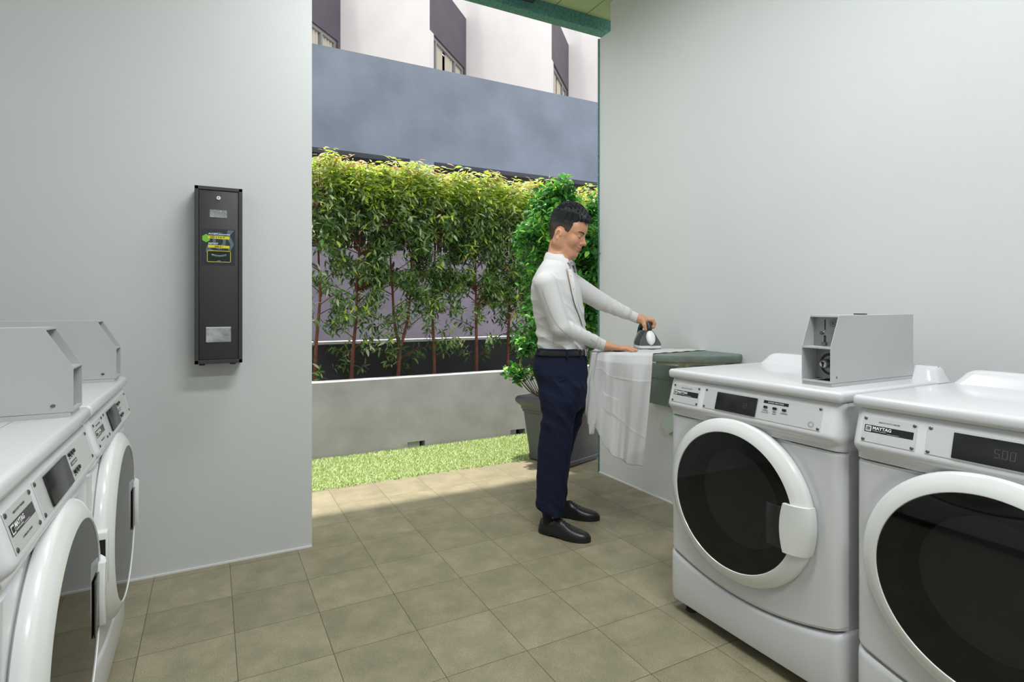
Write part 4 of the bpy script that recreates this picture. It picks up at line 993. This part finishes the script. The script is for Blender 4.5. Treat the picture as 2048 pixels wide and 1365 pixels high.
for k in range(760):
    a0=rg.uniform(-.085,.085); l0=rg.uniform(-.062,.062)
    if ((a0+.008)/.1)**2+(l0/.079)**2>.86: continue
    L=rg.uniform(.025,.05); sw=.25+rg.normal(0,.13)-.2*l0/.06; pts=[]
    for i in range(5):
        t=i/4; a1=a0+L*t*math.cos(sw); l1=l0+L*t*math.sin(sw)*.8
        q=((a1+.008)/.1)**2+(l1/.079)**2
        if q<.97: p=scalp(a1,l1,.020+.014*math.sin(PI*min(1,t*1.1))+rg.uniform(0,.004))
        else: p=pts[-1]+PB+(hf*.4+hu*-1.0)*L/5*HS
        pts.append(p-PB)
    stn.tube([tuple(p) for p in pts],[.0016,.0019,.0016,.0011,.0003],n=4,cap=False)
for k in range(150):      # fringe swept to the front and down over the forehead
    l0=rg.uniform(-.055,.055); a0=rg.uniform(.045,.075)*(1-.25*(abs(l0)/.055)**2); pts=[]; L=rg.uniform(.03,.05); ss=rg.normal(-.1,.25)
    for i in range(6):
        t=i/5; p=hp(a0+L*.95*math.sin(t*1.35)*.75,l0+L*ss*t,.098+.012*math.sin(PI*t*.7)-L*(t**1.7)*.85); pts.append(tuple(p-PB))
    stn.tube(pts,[.0024,.0028,.0026,.002,.0014,.0003],n=4,cap=False)
stn.build('hair_strands',mat('black_hair_strand',(.010,.013,.016),.5,spec=.4),ho)
# shirt
def wrk(amp,f,ph,dr=(0,.3,1)):
    def g(X,Y,Z):
        s=dr[0]*X+dr[1]*Y+dr[2]*Z; return amp*(2.2*np.abs(np.sin(s*f*.5+1.6*np.sin(X*17+ph)+1.2*np.sin(Y*13)))**.7+1.3*np.abs(np.sin(s*f*.9+2.2*np.sin(Y*11+X*9+ph)))**.8-1.6)
    return g
sf=Fld(ax((.02,.80,.0036)),ax((2.84,3.46,.0036)),ax((.975,1.52,.0038)))
wt=wrk(.0019,60,1.,(.5,0,1))
def wt2(X,Y,Z): return wt(X,Y,Z)*(.35+2.0*np.exp(-((Z-1.03)/.07)**2)+1.2*np.exp(-((Z-1.16)/.1)**2))
sf.add(loft(torso,.0,zlo=.985,zhi=1.508,wr=wt2),(.03,2.85,.975),(.45,3.42,1.51),.03,m=.02)
def sleeve(a,b,c,ra,rb,rc,seed,n):
    a,b,c=map(np.array,(a,b,c)); dirc=(c-b)/np.linalg.norm(c-b)
    sf.cone(a,b,ra,rb,.018)
    L=np.linalg.norm(c-b)
    def fn(X,Y,Z):
        t=((X-b[0])*dirc[0]+(Y-b[1])*dirc[1]+(Z-b[2])*dirc[2]); tt=np.clip(t,0,L)
        d=np.sqrt((X-b[0]-dirc[0]*tt)**2+(Y-b[1]-dirc[1]*tt)**2+(Z-b[2]-dirc[2]*tt)**2)
        r=rb+(rc+.006-rb)*np.clip(tt/(L-.06),0,1); r=np.where(tt>L-.058,rc,r)
        wv=.0052*(np.abs(np.sin(tt*52+5*X+seed+1.3*np.sin(Y*40+Z*30)))**.7-.5)*np.exp(-((tt-.03)/.09)**2)+.0044*(np.abs(np.sin(tt*80+Z*40+seed))**.7-.5)*np.exp(-((tt-L+.11)/.05)**2)
        return np.maximum(d-r+wv,t-L)
    sf.add(fn,np.minimum(b,c)-rb,np.maximum(b,c)+rb,.012)
    def up(X,Y,Z): return 0
sleeve(RS,RE,RW+(RW-RE)/np.linalg.norm(RW-RE)*.004,.061,.049,.0315,1,0)
sleeve(LS,LE,LW_+(LW_-LE)/np.linalg.norm(LW_-LE)*.004,.066,.052,.0305,4,0)
# neck opening: scooped at the front
V,Q=sf.mesh(); M_shirt=mat('white_shirt_cotton',(.66,.66,.66),.8,bump=.06,bscale=350); 
sh=put(V,Q,'shirt',M_shirt,relax=1)
# collar: a stand and two folded leaves
NC=P3(1113,520,3.12); 
def col_pt(a,r,dz): # a angle around the neck: 0 = front
    return NC+np.array([*(fr_*math.cos(a)+lf_*math.sin(a))*r,0])+np.array([0,0,dz])
cl=MB(); rows=[]
n=56
A0_,A1_=.30,2*PI-.66
def colrow(a,k):
    fwd=.5+.5*math.cos(a); rr=.066+.012*fwd; c=np.array([*fr_,0])*(.014); zt=.034-.050*fwd**1.3
    e=min(a-A0_,A1_-a); tip=max(0,1-e/.75)**1.5
    return c+[col_pt(a,rr-.002,zt-.018),col_pt(a,rr-.004,zt+.004),col_pt(a,rr+.001,zt+.007),col_pt(a,rr+.007,zt+.001),col_pt(a,rr+.018+.006*tip,zt-.032-.036*tip),col_pt(a,rr+.014+.006*tip,zt-.034-.036*tip)][k]
for k in range(6): rows.append([tuple(colrow(A0_+(A1_-A0_)*i/n,k)-PB) for i in range(n+1)])
cl.rings(rows,cap=False,closed=False); co=cl.build('collar',M_shirt,sh,smooth=60,fix=False); m_=co.modifiers.new('thickness','SOLIDIFY'); m_.thickness=.0015
# patterned inner collar leaf at the far side
M_pat=mat('patterned_lining',(.03,.035,.05),.8,col2=(.6,.6,.62),vscale=170)
pt=P3(1141,528,3.045); MB().box(-.018,.018,-.008,.008,-.016,.018,bev=.006,M=Matrix.Translation(Vector(pt-PB))@Matrix.Rotation(.5,4,'Z')@Matrix.Rotation(-.5,4,'Y')).build('collar_lining',M_pat,sh)
# placket and buttons
def torso_front(z,off,l):
    s_=sorted(torso); Z0=[q[0] for q in s_]; cx,cy,A_,B_=[np.interp(z,Z0,[q[i] for q in s_]) for i in (1,2,3,4)]
    a=A_*(1-(abs(l)/B_)**2.3)**(1/2.3)+off; return np.array([cx+fr_[0]*a+lf_[0]*l,cy+fr_[1]*a+lf_[1]*l,z])
def march(fl,px,py,d0=2.8,lift=.001):
    d=d0
    while d<3.6:
        p=P3(px,py,d); ix=[int(np.searchsorted(a,q)) for a,q in zip((fl.xs,fl.ys,fl.zs),p)]
        if all(0<i_<len(a) for i_,a in zip(ix,(fl.xs,fl.ys,fl.zs))):
            v=fl.F[ix[0],ix[1],ix[2]]
            if v<.004: break
        d+=.0015
    return P3(px,py,d-.004-lift)-PB
def smooth_path(pts,n=24):
    pts=np.array(pts,float); t=np.linspace(0,1,len(pts)); tt=np.linspace(0,1,n); q=np.stack([np.interp(tt,t,pts[:,k]) for k in (0,1)],1)
    for _ in range(6): q[1:-1]=(q[:-2]+2*q[1:-1]+q[2:])/4
    return q
def sm3(P,it=3):
    P=np.array(P)
    for _ in range(it): P[1:-1]=(P[:-2]+2*P[1:-1]+P[2:])/4
    return P
M_seam=mat('shirt_seam_thread',(.40,.40,.41),.9)
def seam(path,r,name='seam',m=None,fl=None,par=None,lift=.0):
    P=sm3([march(fl or sf,x,y,lift=lift-.0048) for x,y in smooth_path(path)],2); MB().tube([tuple(p) for p in P],r,n=5).build(name,m or M_seam,par or sh)
seam([(1084,577),(1087,586),(1091,600),(1099,622),(1107,640),(1116,654),(1130,668),(1150,680),(1172,691),(1186,697)],.0010,'sleeve_seam')
seam([(1107.6,666),(1107,678),(1106.6,690)],.0012,'side_seam')
seam([(1197,676),(1195,682),(1192,690),(1190,697)],.0012,'cuff_edge')
seam([(1181,678),(1188,683),(1193,687)],.0011,'cuff_opening')
seam([(1261,620),(1259,627),(1256,636)],.0012,'cuff_edge')
PLK=[(1132,539),(1137,551),(1141,571),(1146,596),(1152,616),(1161,636),(1165,652)]
pa=smooth_path(PLK,30); rows=[]
for k,(x,y) in enumerate(pa): rows.append([tuple(march(sf,x+dx*(1-.45*k/29),y,lift=l_)) for dx,l_ in ((-.2,.001),(.4,.004),(4.5,.0042),(8.8,.004),(9.4,.0005))])
rw=np.array(rows)
for r_ in rw:
    for q_ in r_[1:]:
        if q_[1]>r_[0][1]+.018: q_[1]=r_[0][1]+.012
for _ in range(3): rw[1:-1]=(rw[:-2]+2*rw[1:-1]+rw[2:])/4
pk=MB(); pk.rings([[tuple(p) for p in r_] for r_ in rw],cap=False,closed=False); pk.build('placket',M_shirt,sh,smooth=30,fix=False)
MB().tube([tuple(p+np.array([-.001,-.001,0])) for p in rw[4:,0]],.0012,n=5).build('placket_edge',mat('dark_stitch',(.10,.07,.06),.9),sh)

for k in (5,11,17,23,28): c=rw[k,2]; MB().lathe([(.0001,-.0012),(.0050,-.0012),(.0052,.001)],(0,0,0),axis='y',n=14,M=Matrix.Translation(Vector(c))).build('button',mat('shirt_button',(.55,.55,.54),.3),sh)
na=smooth_path([(1132.5,538),(1134.5,545),(1138,559),(1141.5,574)],14); nw=np.linspace(3.4,.3,14)
NP=np.array([[march(sf,x+dx,y,lift=.0055) for dx in (0,w_)] for (x,y),w_ in zip(na,nw)])
for _ in range(5): NP[1:-1]=(NP[:-2]+2*NP[1:-1]+NP[2:])/4
nk=MB(); nk.rings([[tuple(p) for p in r_] for r_ in NP],cap=False,closed=False); nk.build('neck_opening',M_skin,sh,smooth=30,fix=False)
# trousers
tf=Fld(ax((.06,.52,.0042)),ax((2.84,3.42,.0045)),ax((.0,1.02,.0045)))
w1_=wrk(.0020,45,2.,(.5,.2,1)); wz=lambda X,Y,Z: w1_(X,Y,Z)*(.3+1.3*np.exp(-((Z-.14)/.10)**2)+1.2*np.exp(-((Z-.62)/.1)**2)+.9*np.exp(-((Z-.8)/.06)**2))
tf.add(loft(hips,.0,zhi=.998,wr=wz),(.05,2.85,.6),(.48,3.4,1.0),.02,m=.02)
tf.add(loft(nleg,.0,zlo=.125,wr=wz,tilt=-.30),(0,2.85,.05),(.5,3.3,.9),.04,m=.02)
tf.add(loft(fleg,.0,zlo=.105,wr=wz,tilt=-.2),(0,2.9,.05),(.5,3.42,.9),.02,m=.02)
V,Q=tf.mesh(); M_tr=mat('navy_wool',(.009,.013,.034),.85,spec=.2,bump=.08,bscale=400); trs=put(V,Q,'trousers',M_tr,relax=2)
# side pocket line, back pocket
def side_pt(secs,z,th,off):
    s_=sorted(secs); Z0=[q[0] for q in s_]; cx,cy,A_,B_=[np.interp(z,Z0,[q[i] for q in s_]) for i in (1,2,3,4)]
    c,s=math.cos(th),math.sin(th); e=2/2.3; a=(A_+off)*math.copysign(abs(c)**e,c); l=(B_+off)*math.copysign(abs(s)**e,s); return np.array([cx+fr_[0]*a+lf_[0]*l,cy+fr_[1]*a+lf_[1]*l,z])-PB
M_trd=mat('navy_seam',(.006,.008,.02),.8)
MB().tube([tuple(side_pt(hips,z,th,.001)) for z,th in ((.955,-1.12),(.93,-1.06),(.89,-1.04),(.86,-1.14),(.842,-1.30),(.835,-1.42))],.0022,n=6).build('side_pocket',M_trd,trs)
MB().tube([tuple(side_pt(hips,.893-.012*i/5,-2.1-.09*i,.001)) for i in range(6)],.002,n=6).build('back_pocket',M_trd,trs)
MB().tube([tuple(side_pt(hips,z,-1.62,.0005)) for z in np.linspace(.70,.96,12)],.0012,n=5).build('side_seam',M_trd,trs)
# belt
M_belt=mat('black_leather',(.012,.012,.013),.3,bump=.1,bscale=200)
rows=[]
for z,o in ((.962,.001),(.963,.006),(.976,.0075),(.989,.0065),(.990,.001)):
    rows.append([tuple(side_pt(hips,z,2*PI*k/72,o+.002)) for k in range(72)])
bl_=MB(); bl_.rings(rows,cap=False); belt=bl_.build('belt',M_belt,man)
bc=side_pt(hips,.976,-.12,.012); MB().box(-.004,.004,-.022,.022,-.019,.019,bev=.003,M=Matrix.Translation(Vector(bc))@Matrix.Rotation(-AL-.1,4,'Z')).build('buckle',mat('buckle_metal',(.45,.45,.45),.25,metal=1),belt)
for th in (-2.35,-1.15,-.55): 
    c=side_pt(hips,.976,th,.010); c2=side_pt(hips,.976,th+.05,.010); an=math.atan2((c2-c)[1],(c2-c)[0]); MB().box(-.006,.006,-.002,.002,-.024,.021,bev=.001,M=Matrix.Translation(Vector(c))@Matrix.Rotation(an,4,'Z')).build('belt_loop',M_tr,trs)
# shoes
def shoe(heel,ang,name):
    r=empty(name,(heel[0]-PB[0],heel[1]-PB[1],0),ang); r.parent=man
    Ls=.295
    def wid(s): return np.interp(s,[0,.02,.07,.13,.19,.235,.27,.288,.295],[.012,.027,.032,.036,.046,.045,.033,.018,.003])
    def hgt(s): return np.interp(s,[0,.01,.04,.07,.10,.125,.15,.19,.23,.27,.288,.295],[.045,.075,.082,.080,.092,.096,.082,.062,.052,.044,.034,.022])
    SS=[0,.003,.01,.02,.035,.05,.065,.08,.095,.11,.125,.14,.155,.17,.185,.2,.215,.23,.245,.26,.272,.282,.29,.2945]
    rows=[]
    for s in SS:
        w_,h_=wid(s),hgt(s); row=[]; zb_=.016 if s>.09 else .022
        for k in range(25):
            a=PI*k/24; c_,s_=math.cos(a),math.sin(a); row.append((s,(w_*math.copysign(abs(c_)**.75,c_)*(1-.42*(max(0,s_)**3)*(s<.16))-.006*math.sin(s*12)),zb_+(h_-zb_)*abs(s_)**.72))
        rows.append(row)
    u=MB(); u.rings(rows,cap=True,closed=True); up=u.build('upper',M_belt,r,smooth=60)
    so=MB(); o=[]
    for s in SS: o.append((s,wid(s)+.003-.006*math.sin(s*12)))
    for s in reversed(SS): o.append((s,-wid(s)-.003-.006*math.sin(s*12)))
    so.rings([[(a,b,.010) for a,b in o],[(a*1.0,b,.021) for a,b in o]]); oh=[(a,b) for a,b in o if a<.085]; so.rings([[(a,b,0) for a,b in oh],[(a,b,.012) for a,b in oh]]); ob=[(a,b*.97) for a,b in o if a>.125]; so.rings([[(a,b,0) for a,b in ob],[(a,b,.012) for a,b in ob]]); so.build('sole',mat('shoe_sole',(.008,.008,.008),.5),r,smooth=30)
    lc=MB()
    for i in range(5):
        s=.118+.014*i; h_=hgt(s)+.001; pts=[(s+.004*math.cos(q),.019*math.sin(q)-.006*math.sin(s*12),h_-.010*abs(math.sin(q))**2.2) for q in np.linspace(-PI/2,PI/2,9)]; lc.tube(pts,.0016,n=5)
    lc.build('laces',mat('lace_black',(.006,.006,.006),.8),up)
    MB().tube([(.16,sgn*.03,.02) if j==0 else ((.175,sgn*.030,.045) if j==1 else (.165,sgn*.012-.006,.078)) for sgn in (-1,) for j in range(3)],.001,n=5).build('vamp_seam',M_rubber,up)
    MB().lathe([(.0001,.050),(.030,.05),(.031,.10),(.044,.15),(.046,.19)],(.055,-.004,0),axis='z',n=24).build('sock',mat('black_sock',(.008,.008,.008),.9),r)
    return r
shoe((.150,3.075),math.atan2(-.145,.255),'shoe'); shoe((.222,3.325),math.atan2(-.09,.27),'shoe')
# empties with a parent stay as parts: shoe > upper, sole, sock
